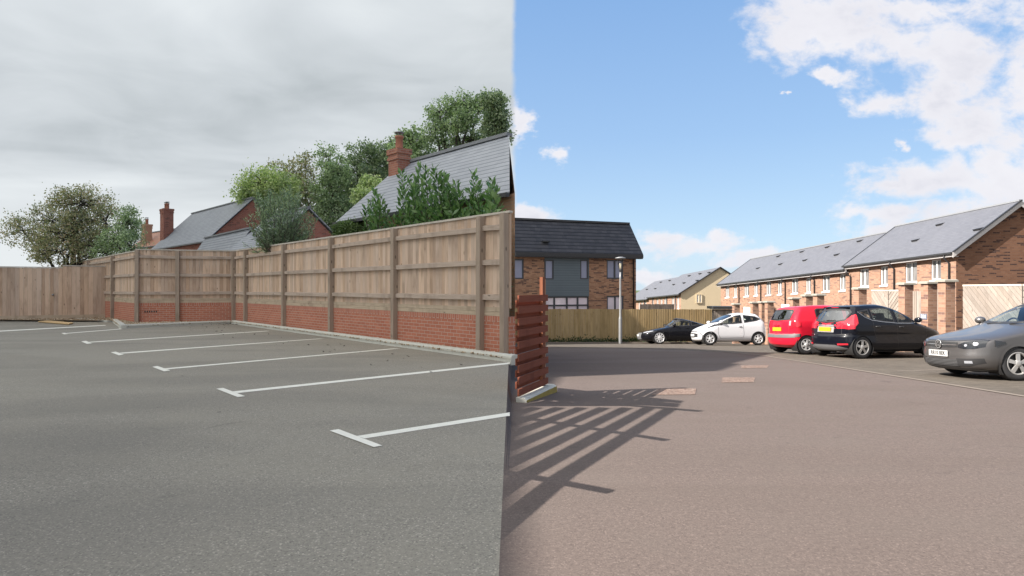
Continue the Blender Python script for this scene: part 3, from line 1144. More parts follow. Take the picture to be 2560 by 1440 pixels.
def gravel():
    mb = MB()
    quads = [(KP[0], KP[1], FE, FC), (KP[1], KP[2], FC, FD), (KP[2], KP[3], FD, Vector((-17.6, 28.0, 0))), (KP[3], Vector((-22, 25.9, 0)), Vector((-17.6, 28.0, 0)), Vector((-22.5, 26.1, 0)))]
    for (a0, a1, b0, b1), cnt in zip(quads, (6500, 1500, 1100, 800)):
        d = (a1 - a0).normalized()
        off = Vector((0, 0, 0.06))
        mb.poly([a0 + off, a1 + off, b1 + off, b0 + off])
        for p in strip_points(a0, a1, b0, b1, cnt):
            r = random.uniform(0.012, 0.032)
            z = 0.06 + r * 0.3 + random.uniform(0, 0.02)
            an = random.uniform(0, 3.14)
            c, s = math.cos(an) * r, math.sin(an) * r
            k = random.uniform(0.6, 1.0)
            h = r * random.uniform(0.5, 0.9)
            q = [Vector((c, s, 0)), Vector((-s * k, c * k, 0)), Vector((-c, -s, 0)), Vector((s * k, -c * k, 0)), Vector((r * .2, 0, h)), Vector((0, 0, -h))]
            mb.add([p + Vector((0, 0, z)) + v for v in q], [(0, 1, 4), (1, 2, 4), (2, 3, 4), (3, 0, 4), (1, 0, 5), (2, 1, 5), (3, 2, 5), (0, 3, 5)])
    tag(mb.build('gravel', gravel_mat), 'pale pea gravel between the kerb and the fence', 'gravel', kind='stuff')


gravel()
mb = MB()
T_ = [gl(*p, 0.02) for p in ((95, 805), (172, 811.5), (184, 808), (120, 802.5))]
mb.prism([T_[0], T_[1], T_[2], T_[3]], (0, 0, 0.03))
o = mb.build('tactile_slab', tactile_mat)
tag(o, 'buff yellow paving slab on the ground in front of the boarded gate', 'paving slab')

# fallen leaf litter near the inner corner of the kerb
mb = MB()
c0 = KP[1]
for _ in range(170):
    s = abs(random.gauss(0, 1))
    if random.random() < 0.6:
        p = c0 + Vector((random.gauss(0.25, 0.5), -abs(random.gauss(0.15, 0.5)), 0))
    else:
        p = KP[0].lerp(KP[1], random.random()) + Vector((-random.uniform(0.1, 1.5), -random.uniform(0.1, 2.0), 0))
    p.z = 0.012
    r = random.uniform(0.015, 0.04)
    a = random.uniform(0, 6.28)
    u_, w_ = Vector((math.cos(a), math.sin(a), 0.2)) * r, Vector((-math.sin(a), math.cos(a), 0.3)) * r * 0.6
    mb.add([p - u_, p + w_, p + u_ + Vector((0, 0, 0.01)), p - w_], [(0, 1, 2, 3)])
tag(mb.build('fallen_leaves', leaf_dead), 'dry brown leaves scattered in the kerb corner', 'leaves', kind='stuff')

# ------------------------------------------------------------------ left: houses behind the fence


def gable_house(name, label, eave_l, eave_r, w, zr_, mats, skew_r=0.0, skew_r_ridge=None, over=0.0, ground=0.0, windows=(), chimneys=(), group=None, back=None):
    """ridge parallel to the eave line eave_l -> eave_r; w: plan distance eave to ridge; mats: wall, roof"""
    A, B = Vector(eave_l), Vector(eave_r)
    u = (B - A)
    u.z = 0
    u.normalize()
    n = Vector((u.y, -u.x, 0))
    if n.dot(EYE - A) < 0:
        n = -n
    bk = -n
    RA = A + bk * w
    RA.z = zr_
    RB = (B + bk * w) if skew_r_ridge is None else Vector(skew_r_ridge)
    RB.z = zr_
    ze = A.z
    w2 = back or w
    CA = A + bk * (w + w2)
    CB = B + bk * (w + w2) if skew_r_ridge is None else RB + (RB - B)
    CA.z = CB.z = ze
    t = thing(name, (A.x, A.y, ground), label, 'house', group)
    ins = 0.12
    wa = [A + u * ins + bk * ins, B - u * ins + bk * ins, CB - u * ins - bk * ins, CA + u * ins - bk * ins]
    if skew_r_ridge is not None:
        wa[1] = B + bk * ins - u * 0.02
        wa[2] = CB - bk * ins - u * 0.02
    F = frame(Vector((wa[0].x, wa[0].y, 0)), u, n)
    L = (wa[1] - wa[0]).length
    holes = []
    for (x0, y0, x1, y1) in windows:
        a0, b1 = hit(F, x0, y0)
        a1, b0 = hit(F, x1, y1)
        holes.append((a0, a1, b0, b1))
    pitch_drop = ins * (zr_ - ze) / w
    zt = ze + pitch_drop - 0.1
    mb = wall_mb(F, 0, L, ground, zt, holes, 0.1)
    for i, j in ((1, 2), (2, 3), (3, 0)):
        p, q = wa[i], wa[j]
        if i in (1, 3):
            r = (RB if i == 1 else RA) + (u * -ins if i == 1 and skew_r_ridge is None else (u * ins if i == 3 else u * -0.02)) + Vector((0, 0, -0.1))
            mb.poly([(p.x, p.y, ground), (q.x, q.y, ground), (q.x, q.y, zt), r, (p.x, p.y, zt)])
        else:
            mb.poly([(p.x, p.y, ground), (q.x, q.y, ground), (q.x, q.y, zt), (p.x, p.y, zt)])
    wall = mb.build('wall', mats[0], t)
    th = Vector((0, 0, 0.07))
    mb = MB()
    dn = Vector((0, 0, -0.045))
    mb.hexa([A + n * 0.05 + dn, B + n * 0.05 + dn, RB, RA], [A + n * 0.05 + dn + th, B + n * 0.05 + dn + th, RB + th, RA + th])
    mb.hexa([RA, RB, CB - n * 0.05 + dn, CA - n * 0.05 + dn], [RA + th, RB + th, CB - n * 0.05 + dn + th, CA - n * 0.05 + dn + th])
    roof = mb.build('roof', mats[1], t)
    MB().beam(RA + th * 1.1, RB + th * 1.1, 0.22, 0.09).build('ridge', lead, roof)
    MB().beam(A + n * 0.11 - Vector((0, 0, 0.05)), B + n * 0.11 - Vector((0, 0, 0.05)), 0.11, 0.09).build('gutter', gutter_blk, t)
    for h in holes:
        f = MB()
        x0, x1, y0, y1 = h
        b = 0.06
        f.fbox(F, x0, x0 + b, y0, y1, -0.08, -0.03).fbox(F, x1 - b, x1, y0, y1, -0.08, -0.03)
        f.fbox(F, x0 + b, x1 - b, y0, y0 + b, -0.08, -0.03).fbox(F, x0 + b, x1 - b, y1 - b, y1, -0.08, -0.03)
        k = max(1, round((x1 - x0) / 0.35))
        for i in range(1, k):
            x = x0 + (x1 - x0) * i / k
            f.fbox(F, x - 0.018, x + 0.018, y0 + b, y1 - b, -0.078, -0.035)
        f.fbox(F, x0 + b, x1 - b, (y0 + y1) / 2 - 0.018, (y0 + y1) / 2 + 0.018, -0.077, -0.036)
        fo = f.build('window', upvc, t)
        MB().poly([F(x0, y0, -0.07), F(x1, y0, -0.07), F(x1, y1, -0.07), F(x0, y1, -0.07)]).build('pane', pane_far, fo)
    for (c, wx, wy, z0, z1, pots, caps) in chimneys:
        c = Vector(c)
        ch = MB()

        def blk(hx, hy, za, zb):
            pts = [c + u * sx * hx + n * sy * hy for sx, sy in ((-1, -1), (1, -1), (1, 1), (-1, 1))]
            if (pts[1] - pts[0]).cross(pts[2] - pts[0]).z < 0:
                pts.reverse()
            ch.hexa([(p.x, p.y, za) for p in pts], [(p.x, p.y, zb) for p in pts])
        hx, hy = wx / 2, wy / 2
        blk(hx, hy, z0, z1 - 0.36)
        blk(hx + 0.035, hy + 0.035, z1 - 0.36, z1 - 0.27)
        blk(hx + 0.012, hy + 0.012, z1 - 0.27, z1 - 0.17)
        blk(hx + 0.05, hy + 0.05, z1 - 0.17, z1)
        co = ch.build('chimney', caps, t)
        for k in range(pots):
            o_ = u * ((k - (pots - 1) / 2) * 0.42)
            p0 = c + o_
            mbp = MB().lathe([(0.15, z1 - 0.02), (0.13, z1 + 0.05), (0.12, z1 + 0.38), (0.15, z1 + 0.40), (0.15, z1 + 0.46), (0.09, z1 + 0.46), (0.08, z1 + 0.1)], 16, (p0.x, p0.y, 0))
            pot = mbp.build('chimney_pot', clay_pot, co)
            mbp = MB().lathe([(0.0, z1 + 0.62), (0.13, z1 + 0.60), (0.17, z1 + 0.57), (0.16, z1 + 0.555), (0.0, z1 + 0.56)], 14, (p0.x, p0.y, 0))
            for s in range(4):
                an = s * math.pi / 2
                q = Vector((p0.x + 0.1 * math.cos(an), p0.y + 0.1 * math.sin(an), z1 + 0.45))
                mbp.beam(q, q + Vector((0, 0, 0.12)), 0.02, 0.02)
            mbp.build('cowl', galv, pot)
    return t


# nearest house: big slate roof; its right end wall is cut on the skew of the plot line
A_ = at(842.7, 557, 20.4)
ze1 = A_.z
u1 = Vector((0.655, -0.756, 0))
n1 = Vector((-0.756, -0.655, 0))
s_end = (0.0 - (A_.x + 0.001 * A_.y)) / (0.655 - 0.001 * 0.756)
B_ = A_ + u1 * s_end
ridgeA = A_ - n1 * 2.335
s_r = (0.0 - (ridgeA.x + 0.004 * ridgeA.y)) / (0.655 - 0.004 * 0.756)
ridgeB = ridgeA + u1 * s_r
ridgeB.z = 5.45
ch1 = ridgeA + u1 * 0.40 + n1 * 0.32
gable_house('brick_house', 'low house with a long blue-grey slate roof and short banded chimney behind the laurels', A_, B_, 2.335, 5.45, (tan_brick, slate_blue),
            skew_r_ridge=ridgeB, windows=[(903, 561, 952, 592)],
            chimneys=[(ch1, 0.60, 0.46, 4.4, 5.90, 1, chim_brick)])
# middle house with the tall chimney
A2 = Vector((-29.8, 53.3, 4.5))
B2 = Vector((-20.55, 43.4, 4.5))
u2 = (B2 - A2).normalized()
n2 = Vector((u2.y, -u2.x, 0))
n2 = n2 if n2.dot(-A2) > 0 else -n2
ch2 = A2 - n2 * 1.15 + u2 * 0.2
gable_house('brick_house', 'red brick gabled house with grey slate roof and tall twin-pot chimney', A2, B2, 3.19, 7.68, (house_brick, slate_blue),
            chimneys=[(ch2, 1.05, 0.75, 2.0, 7.95, 2, house_brick)])
# garage roof in front of it
A3 = Vector((-21.1, 41.7, 2.6))
B3 = Vector((-15.3, 34.75, 2.6))
gable_house('garage', 'small slate-roofed brick garage half hidden behind the fence corner', A3, B3, 1.22, 4.57, (house_brick, slate_blue))
# gable behind the blue-green shrub
B4 = Vector((-10.35 - 0.733 * 2.5, 33.0 - 0.681 * 2.5, 3.25))
A4 = B4 + Vector((-0.681, 0.733, 0)) * 4.6
gable_house('brick_house', 'red brick gable end peeping out to the right of the blue-green shrub', A4, B4, 2.5, 5.4, (house_brick, slate_blue))
# far cottage with orange tiles
d = 56.0
A5 = at(322, 622, d + 2)
B5 = at(404, 632, d - 3)
B5.z = A5.z
c5 = at(367, 600, d + 0.4)
gable_house('cottage', 'distant cottage with orange tiled roof and small pale brick chimney', A5, B5, 1.9, A5.z + 1.5, (tan_brick, tile_orange),
            chimneys=[(c5, 0.72, 0.62, 3.0, at(367, 560, d).z, 1, tan_brick)])

# ------------------------------------------------------------------ trees and shrubs


def leaves_mesh(name, mat, parent, P, size, asp=0.55, up_bias=0.3, origin=Vector((0, 0, 0)), D=None, fold=0.0):
    """P: (N,3) leaf bases; each leaf is a four-sided blade of its own"""
    N = len(P)
    d = rng.normal(size=(N, 3)) if D is None else D + rng.normal(size=(N, 3)) * 0.25
    if D is None:
        d[:, 2] -= up_bias
    d /= np.linalg.norm(d, axis=1)[:, None] + 1e-9
    r = rng.normal(size=(N, 3))
    s = np.cross(d, r)
    s /= np.linalg.norm(s, axis=1)[:, None] + 1e-9
    nn = np.cross(s, d)
    L = size * rng.uniform(0.65, 1.35, size=(N, 1))
    W = L * asp * 0.5
    base = P - np.array(origin)
    v0 = base
    v1 = base + d * L * 0.5 + s * W + nn * L * fold
    v2 = base + d * L
    v3 = base + d * L * 0.5 - s * W + nn * L * fold
    V = np.stack([v0, v1, v2, v3], axis=1).reshape(-1, 3)
    me = bpy.data.meshes.new(name)
    me.vertices.add(4 * N)
    me.vertices.foreach_set('co', V.ravel())
    me.loops.add(4 * N)
    me.loops.foreach_set('vertex_index', np.arange(4 * N, dtype=np.int32))
    me.polygons.add(N)
    me.polygons.foreach_set('loop_start', np.arange(0, 4 * N, 4, dtype=np.int32))
    me.polygons.foreach_set('loop_total', np.full(N, 4, dtype=np.int32))
    me.update(calc_edges=True)
    me.materials.append(mat)
    o = bpy.data.objects.new(name, me)
    COL.objects.link(o)
    o.parent = parent
    return o


def wobbly(p, q, n, amt, r_):
    p, q = Vector(p), Vector(q)
    L = (q - p).length
    pts = [p]
    for i in range(1, n):
        t = i / n
        pts.append(p.lerp(q, t) + Vector((r_.gauss(0, 1), r_.gauss(0, 1), r_.gauss(0, 0.6))) * amt * L * math.sin(math.pi * t))
    pts.append(q)
    return pts


def tree(label, base, lobes, n_clump, per_clump, leaf_size, lmat, bmat=None, clump_r=0.45, trunk_r=0.16, fork=0.35, group=None, seed=1, forks=1, name='tree', twig_r=0.02, cat='tree', limb=True, asp=0.6):
    """lobes: (centre, (rx, ry, rz)); leaves sit in clumps at the ends of twigs, gaps between them show the sky"""
    r_ = random.Random(seed)
    base = Vector(base)
    t = thing(name, base, label, cat, group)
    ctr = sum((Vector(c) for c, _ in lobes), Vector()) / len(lobes)
    vol = [l[1][0] * l[1][1] * l[1][2] for l in lobes]
    tm = MB()
    f0 = base.lerp(Vector((ctr.x * 0.6 + base.x * 0.4, ctr.y, ctr.z)), fork)
    tips = []
    if limb:
        tm.tube(wobbly(base, f0, 4, 0.02, r_), [trunk_r, trunk_r * .9, trunk_r * .85, trunk_r * .8, trunk_r * .75], 8)
    clumps = []
    for (c, rad), v in zip(lobes, vol):
        c = Vector(c)
        if limb:
            mid = f0.lerp(c, 0.55) + Vector((r_.uniform(-.3, .3), r_.uniform(-.3, .3), r_.uniform(-.1, .3)))
            path = wobbly(f0, mid, 3, 0.06, r_) + wobbly(mid, c, 3, 0.06, r_)[1:]
            rr = [trunk_r * 0.6 * (1 - i / (len(path) - 1)) + twig_r * 1.5 for i in range(len(path))]
            tm.tube(path, rr, 6)
        k = max(2, int(n_clump * v / sum(vol)))
        for _ in range(k):
            d = Vector((r_.gauss(0, 1), r_.gauss(0, 1), r_.gauss(0, 1))).normalized()
            q = r_.uniform(0.35, 1.0) ** 0.6
            p = c + Vector((d.x * rad[0], d.y * rad[1], d.z * rad[2])) * q
            clumps.append((p, c))
            if limb:
                s = c.lerp(p, r_.uniform(0.0, 0.35))
                tm.tube(wobbly(s, p, 3, 0.08, r_), [twig_r * 1.3, twig_r, twig_r * 0.7, twig_r * 0.35], 4, cap=False)
    if limb:
        tm.build('trunk', bmat or bark, t)
    P = []
    for p, c in clumps:
        k = int(per_clump * r_.uniform(0.5, 1.5))
        rr = clump_r * r_.uniform(0.6, 1.3)
        g_ = rng.normal(size=(k, 3)) * np.array([rr * 0.55, rr * 0.55, rr * 0.42])
        P.append(g_ + np.array(p))
    P = np.concatenate(P)
    leaves_mesh('crown', lmat, t, P, leaf_size, asp, 0.35, base)
    return t


def px_lobes(Y, specs, depth=1.0):
    res = []
    for (px, py, rx, ry) in specs:
        c = at(px, py, Y + random.uniform(-0.6, 0.6))
        k = Y / FPX
        res.append((c, (rx * k, max(rx, ry) * k * depth, ry * k)))
    return res


TG = 'trees behind the houses'
tree('dark multi-stemmed tree with thin turning brown-green leaves behind the gate', at(195, 700, 32.5) * 1.0 + Vector((0, 0, -2.0)),
     px_lobes(32.5, [(200, 510, 70, 45), (130, 550, 50, 50), (265, 555, 48, 50), (180, 590, 75, 50), (110, 610, 40, 45), (235, 620, 55, 40), (160, 500, 40, 30), (60, 580, 40, 50), (150, 630, 60, 34), (200, 560, 50, 40)]),
     440, 46, 0.10, leaf_brown, bark_dark, clump_r=0.36, trunk_r=0.11, fork=0.26, seed=4, twig_r=0.016)
tree('upright green bush-like tree standing right of the turning brown-green tree', at(310, 720, 31.0) + Vector((0, 0, -1.0)),
     px_lobes(31.0, [(320, 560, 24, 48), (300, 600, 42, 40), (330, 620, 30, 40), (265, 630, 35, 30)]), 150, 60, 0.085, leaf_oak, bark_dark, clump_r=0.26, trunk_r=0.08, seed=9)
tree('yellow-green rounded tree at the left end of the tall tree belt', at(640, 740, 47) + Vector((0, 0, -1)),
     px_lobes(47, [(620, 475, 38, 32), (660, 455, 45, 35), (700, 470, 45, 45), (645, 510, 45, 40)]), 187, 55, 0.178, leaf_lime, clump_r=0.48, trunk_r=0.2, group=TG, seed=12)
tree('grey-green tree with bare twigs above its thin crown, behind the blue-green shrub', at(735, 740, 50) + Vector((0, 0, -1)),
     px_lobes(50, [(715, 440, 48, 38), (765, 425, 38, 40), (740, 480, 62, 45), (770, 520, 55, 50), (700, 520, 50, 40)]), 234, 40, 0.178, leaf_brown, clump_r=0.47, trunk_r=0.2, group=TG, seed=15)
tree('tall narrow dark tree rising alone left of the banded chimney', at(828, 740, 48) + Vector((0, 0, -1)),
     px_lobes(48, [(822, 392, 30, 28), (835, 430, 42, 45), (825, 480, 52, 45), (838, 530, 58, 42)]), 218, 53, 0.170, leaf_oak, clump_r=0.43, trunk_r=0.2, group=TG, seed=18)
tree('dense dark green tree directly behind the banded chimney', at(920, 740, 51) + Vector((0, 0, -1)),
     px_lobes(51, [(900, 395, 46, 38), (950, 382, 48, 36), (985, 375, 30, 30), (910, 445, 62, 50), (880, 500, 52, 50), (965, 430, 40, 45), (940, 480, 45, 45)]), 312, 57, 0.185, leaf_dark, bark_dark, clump_r=0.47, trunk_r=0.25, group=TG, seed=20)
tree('small yellowish bush glowing against the dark tree behind the chimney', at(922, 740, 40) + Vector((0, 0, -1)),
     px_lobes(40, [(922, 460, 24, 22), (905, 495, 24, 24)]), 44, 60, 0.16, leaf_lime, clump_r=0.3, trunk_r=0.06, group=TG, seed=22)
tree('airy pale tree between the chimney and the big oak-like tree', at(1035, 740, 46) + Vector((0, 0, -1)),
     px_lobes(46, [(1028, 352, 36, 32), (1000, 372, 30, 34), (1052, 385, 40, 30), (1020, 410, 45, 30)]), 100, 52, 0.22, leaf_oak, clump_r=0.39, trunk_r=0.15, group=TG, seed=25)
tree('big open-crowned tree with visible dark limbs above the slate roof', at(1160, 740, 45) + Vector((0, 0, -1)),
     px_lobes(45, [(1100, 280, 36, 30), (1150, 258, 46, 26), (1205, 262, 34, 32), (1085, 330, 36, 28), (1140, 318, 38, 34), (1115, 365, 30, 22), (1180, 350, 40, 24), (1165, 295, 34, 28)]), 250, 41, 0.170, leaf_oak, bark_dark, clump_r=0.39, trunk_r=0.24, fork=0.55, group=TG, seed=28, twig_r=0.03)
tree('half-seen tree with yellow-green top and dark ivy below, rightmost above the slate roof', at(1235, 740, 43) + Vector((0, 0, -1)),
     px_lobes(43, [(1236, 256, 28, 26), (1250, 290, 24, 26), (1232, 320, 26, 30), (1256, 335, 18, 26)]), 130, 59, 0.170, leaf_dark, bark_dark, clump_r=0.36, trunk_r=0.2, fork=0.5, group=TG, seed=31)

# shrubs over the fence
tree('low feathery light green bush above the fence beside the house window', at(868, 740, 18.0) + Vector((0, 0, -1)),
     px_lobes(18.9, [(855, 575, 26, 18), (888, 568, 30, 16), (875, 582, 42, 16)], 0.4), 130, 80, 0.06, leaf_fir, clump_r=0.14, trunk_r=0.03, seed=43, limb=False, name='shrub', cat='shrub', twig_r=0.005)


def laurel(label, shoots, seed, group='laurel bushes along the fence', name='laurel_bush', mat=None, size=0.165, asp=0.40, step=0.017, spread=0.26, rad=1.0):
    """upright shoots with big glossy leaves set spirally"""
    r_ = random.Random(seed)
    b0 = Vector(shoots[0][0])
    root = thing(name, Vector((b0.x, b0.y, 0)), label, 'shrub', group)
    st = MB()
    P, D = [], []
    for (bs, tp, full) in shoots:
        bs, tp = Vector(bs), Vector(tp)
        path = wobbly(bs, tp, 5, 0.03, r_)
        st.tube(path, [x * rad for x in (0.018, 0.015, 0.013, 0.011, 0.008, 0.004)], 5, cap=False)
        L = (tp - bs).length
        n = int(L / step * full)
        for i in range(n):
            t = (i + r_.random()) / n
            if t < 0.15:
                continue
            k = min(4, int(t * 5))
            p = Vector(path[k]).lerp(Vector(path[k + 1]), t * 5 - k)
            an = i * 2.4 + r_.uniform(-.4, .4)
            up = 0.45 + 0.9 * t ** 3
            sp = spread * (1 - t) ** 0.5 * r_.random()
            d = Vector((math.cos(an), math.sin(an), up)).normalized()
            P.append(p + Vector((math.cos(an), math.sin(an), 0.2)) * sp)
            D.append(d)
    st.build('stems', bark, root)
    leaves_mesh('leaves', mat or leaf_laurel, root, np.array([tuple(p) for p in P]), size, asp, 0, Vector((b0.x, b0.y, 0)), np.array([tuple(x) for x in D]), fold=0.07)


def fence_y(px):
    F = frame(FC, (FE - FC).normalized(), Vector((-0.76, -0.65, 0)))
    a, _ = hit(F, px, 700)
    return (FC + (FE - FC).normalized() * a).y


def shoots(lst, seed):
    r_ = random.Random(seed)
    res = []
    for (px, py) in lst:
        y = fence_y(px) + r_.uniform(0.7, 1.3)
        tp = at(px, py, y)
        tp.x = min(tp.x, -0.42)
        bs = Vector((min(tp.x + r_.uniform(0.1, .35), -0.4), tp.y + r_.uniform(0.1, .4), 0.25))
        res.append((bs, tp, r_.uniform(0.9, 1.2)))
    return res


laurel('leftmost laurel with two upright shoots in front of the house window', shoots([(938, 478), (952, 492), (925, 500), (945, 530), (965, 540), (985, 545), (930, 535), (915, 520), (960, 515)], 51), 51)
laurel('tallest laurel, its shoots reaching the ridge of the slate roof', shoots([(1004, 432), (1022, 445), (1046, 412), (1062, 420), (1086, 424), (1035, 470), (1010, 480), (1068, 462), (1050, 500), (1080, 490), (1020, 515), (1000, 525), (1065, 530), (1040, 450), (1092, 450), (1030, 530), (1010, 545)], 52), 52)
laurel('broad laurel right of the tallest one, with rounded middle', shoots([(1110, 440), (1125, 470), (1140, 458), (1150, 480), (1100, 490), (1120, 505), (1138, 500), (1105, 520), (1150, 520), (1090, 530), (1130, 535), (1160, 530), (1118, 480)], 53), 53)
laurel('rightmost laurel with two thin shoots against the slate roof', shoots([(1181, 436), (1190, 462), (1230, 452), (1240, 470), (1175, 475), (1222, 480), (1195, 510), (1235, 512), (1250, 505), (1170, 528), (1210, 528), (1258, 520), (1185, 530), (1225, 535), (1245, 532), (1200, 540), (1260, 495)], 54), 54)


def feather():
    """loose young tree: many thin shoots fanning out of one base"""
    r_ = random.Random(77)
    y0 = 22.1
    res = []
    tops = [(632, 548), (640, 520), (652, 500), (645, 478), (664, 488), (676, 470), (690, 478), (700, 466), (712, 474), (722, 462), (734, 480), (745, 474), (752, 500),
            (764, 512), (772, 532), (788, 545), (780, 566), (770, 590), (640, 575), (630, 596), (655, 540), (690, 520), (720, 515), (745, 545)]
    for (px, py) in tops:
        for _ in range(4):
            x, y = px + r_.gauss(0, 9), py + abs(r_.gauss(0, 16))
            yy = y0 + r_.uniform(-0.9, 0.9)
            tp = at(x, y, yy)
            bs = at(705 + (x - 705) * 0.35 + r_.gauss(0, 10), 632, y0 + (yy - y0) * 0.4)
            res.append((bs, tp, r_.uniform(0.8, 1.2)))
    for _ in range(26):
        x, y = r_.uniform(640, 770), r_.uniform(570, 615)
        tp = at(x, y, y0 + r_.uniform(-0.8, 0.6))
        res.append((at(705 + (x - 705) * 0.5, 640, y0), tp, 1.3))
    laurel('loose feathery blue-green shrub with narrow leaves leaning over the middle of the fence', res, 78, None, 'shrub', leaf_willow, 0.125, 0.24, 0.021, 0.20, 0.7)


feather()

# ------------------------------------------------------------------ right: buildings


def window(F, h, t, name='window', frame_m=None, pane_m=None, b=0.06, mull=(), sill=False, rec=0.07, trans=None):
    x0, x1, y0, y1 = h
    f = MB()
    c0, c1 = -rec - 0.05, -rec + 0.01
    f.fbox(F, x0, x0 + b, y0, y1, c0, c1).fbox(F, x1 - b, x1, y0, y1, c0, c1)
    f.fbox(F, x0 + b, x1 - b, y0, y0 + b, c0, c1).fbox(F, x0 + b, x1 - b, y1 - b, y1, c0, c1)
    for m in mull:
        x = x0 + (x1 - x0) * m
        f.fbox(F, x - b * 0.6, x + b * 0.6, y0 + b, y1 - b, c0 + 0.002, c1 + 0.004)
    if trans:
        y = y0 + (y1 - y0) * trans
        f.fbox(F, x0 + b, x1 - b, y - b * 0.5, y + b * 0.5, c0 + 0.003, c1 + 0.002)
    o = f.build(name, frame_m or upvc, t)
    MB().poly([F(x0, y0, -rec - 0.03), F(x1, y0, -rec - 0.03), F(x1, y1, -rec - 0.03), F(x0, y1, -rec - 0.03)]).build('pane', pane_m or pane_curtain, o)
    if sill:
        MB().fbox(F, x0 - 0.05, x1 + 0.05, y0 - 0.09, y0 - 0.003, -rec, 0.05).build('sill', upvc, o)
    return o


# dark-roofed house on the left of the road
RL = Vector((0.10, 38.0, 0))
RR = Vector((7.87, 41.0, 0))
ur = (RR - RL).normalized()
nr = Vector((ur.y, -ur.x, 0))
FR = frame(RL, ur, nr)
Lr = (RR - RL).length
th_ = thing('dark_roof_house', (RL.x, RL.y, -2.1), 'two-storey brown brick house with black tiled roof and a blue-grey clad panel', 'house')


def rect(F, x0, y0, x1, y1):
    a0, b1 = hit(F, x0, y0)
    a1, b0 = hit(F, x1, y1)
    return (min(a0, a1), max(a0, a1), min(b0, b1), max(b0, b1))


holes = [rect(FR, 1283, 647, 1309.5, 698), rect(FR, 1361, 649, 1384, 699), rect(FR, 1450, 649, 1470.5, 698.5), rect(FR, 1516.5, 649, 1558, 697.5)]
hd = rect(FR, 1362, 741, 1472, 790)
hd = (hd[0], hd[1], -1.9, hd[3])
hw = rect(FR, 1517, 739.5, 1559, 775)
hw = (hw[0], hw[1], -0.4, hw[3])
eave_z = 3.25
wall = wall_mb(FR, 0, Lr, -2.2, eave_z, holes + [hd, hw], 0.1)
Dp = 8.0
P3, P4 = RR - nr * Dp, RL - nr * Dp
wall.poly([(RR.x, RR.y, -2.2), (P3.x, P3.y, -2.2), (P3.x, P3.y, eave_z), (RR.x - nr.x * 1.36, RR.y - nr.y * 1.36, 5.2), (RR.x, RR.y, eave_z)])
wall.poly([(P3.x, P3.y, -2.2), (P4.x, P4.y, -2.2), (P4.x, P4.y, eave_z), (P3.x, P3.y, eave_z)])
wall.poly([(P4.x, P4.y, -2.2), (RL.x, RL.y, -2.2), (RL.x, RL.y, eave_z), (P4.x, P4.y, eave_z)])
wall.build('wall', multi_brick, th_)
cl = rect(FR, 1361, 645, 1472, 740.5)
clad = wall_mb(FR, cl[0], cl[1], cl[2], 3.2, [holes[1], holes[2]], 0.03, 0.03)
clad.build('cladding', cladding, th_)
for i, h in enumerate(holes):
    window(FR, h, th_, frame_m=dark_frame, pane_m=pane_dark, b=0.085, mull=(0.5,) if i == 3 else (), rec=0.0 if i in (1, 2) else 0.03)
wd = window(FR, hd, th_, 'patio_door', dark_frame, pane_blind, 0.09, (0.215, 0.50, 0.745), trans=0.80, rec=0.03)
window(FR, hw, th_, frame_m=dark_frame, pane_m=pane_blind, b=0.085, mull=(0.5,), rec=0.03)
ro = MB()
A = FR(-0.02, 3.40, 0.28)
B = FR(Lr + 0.32, 3.40, 0.28)
w_ = 1.36
RA, RB = FR(-0.02, 5.50, -w_), FR(Lr + 0.32, 5.50, -w_)
C_, D_ = FR(Lr + 0.32, 3.4, -6.5), FR(-0.02, 3.4, -6.5)
t3 = Vector((0, 0, 0.08))
ro.hexa([A, B, RB, RA], [A + t3, B + t3, RB + t3, RA + t3]).hexa([RA, RB, C_, D_], [RA + t3, RB + t3, C_ + t3, D_ + t3])
roof = ro.build('roof', tile_dark, th_)
MB().beam(RA + t3, RB + t3, 0.22, 0.12).build('ridge', tile_dark, roof)
MB().fbox(FR, -0.02, Lr + 0.32, 3.24, 3.43, 0.20, 0.36).build('gutter', gutter_blk, th_)
MB().fbox(FR, -0.02, Lr + 0.30, 3.18, 3.235, 0.003, 0.34).build('soffit', gutter_blk, th_)
MB().prism([B + Vector((0.0, 0, -0.14)) + ur * 0.003, B + ur * 0.003 + t3, RB + ur * 0.003 + t3, RB + ur * 0.003 - Vector((0, 0, 0.14))], ur * 0.03).build('verge', gutter_blk, roof)
ax, _ = hit(FR, 1582.5, 700)
MB().tube([FR(ax, 3.24, 0.22), FR(ax, 3.10, 0.08), FR(ax, -2.2, 0.08)], 0.045, 8).build('downpipe', gutter_blk, th_)
vt = EYE + ray(1366, 612) * 39.0
MB().beam(FR(1.9, 4.05, -0.16) + Vector((0, 0, 0.10)), FR(2.35, 4.05, -0.16) + Vector((0, 0, 0.10)), 0.22, 0.08).build('roof_vent', black_pl, roof)

# terraced row on the right
XW = lambda y: 22.0 - 0.053 * (y - 32.0)
urow = Vector((-0.053, 1.0, 0)).normalized()
TILT = -0.0372
urow_t = Vector((urow.x, urow.y, TILT))
nrow = Vector((-urow.y, urow.x, 0))          # towards the road


def row_frame(y, z):
    return frame((XW(y), y, z), urow_t, nrow)


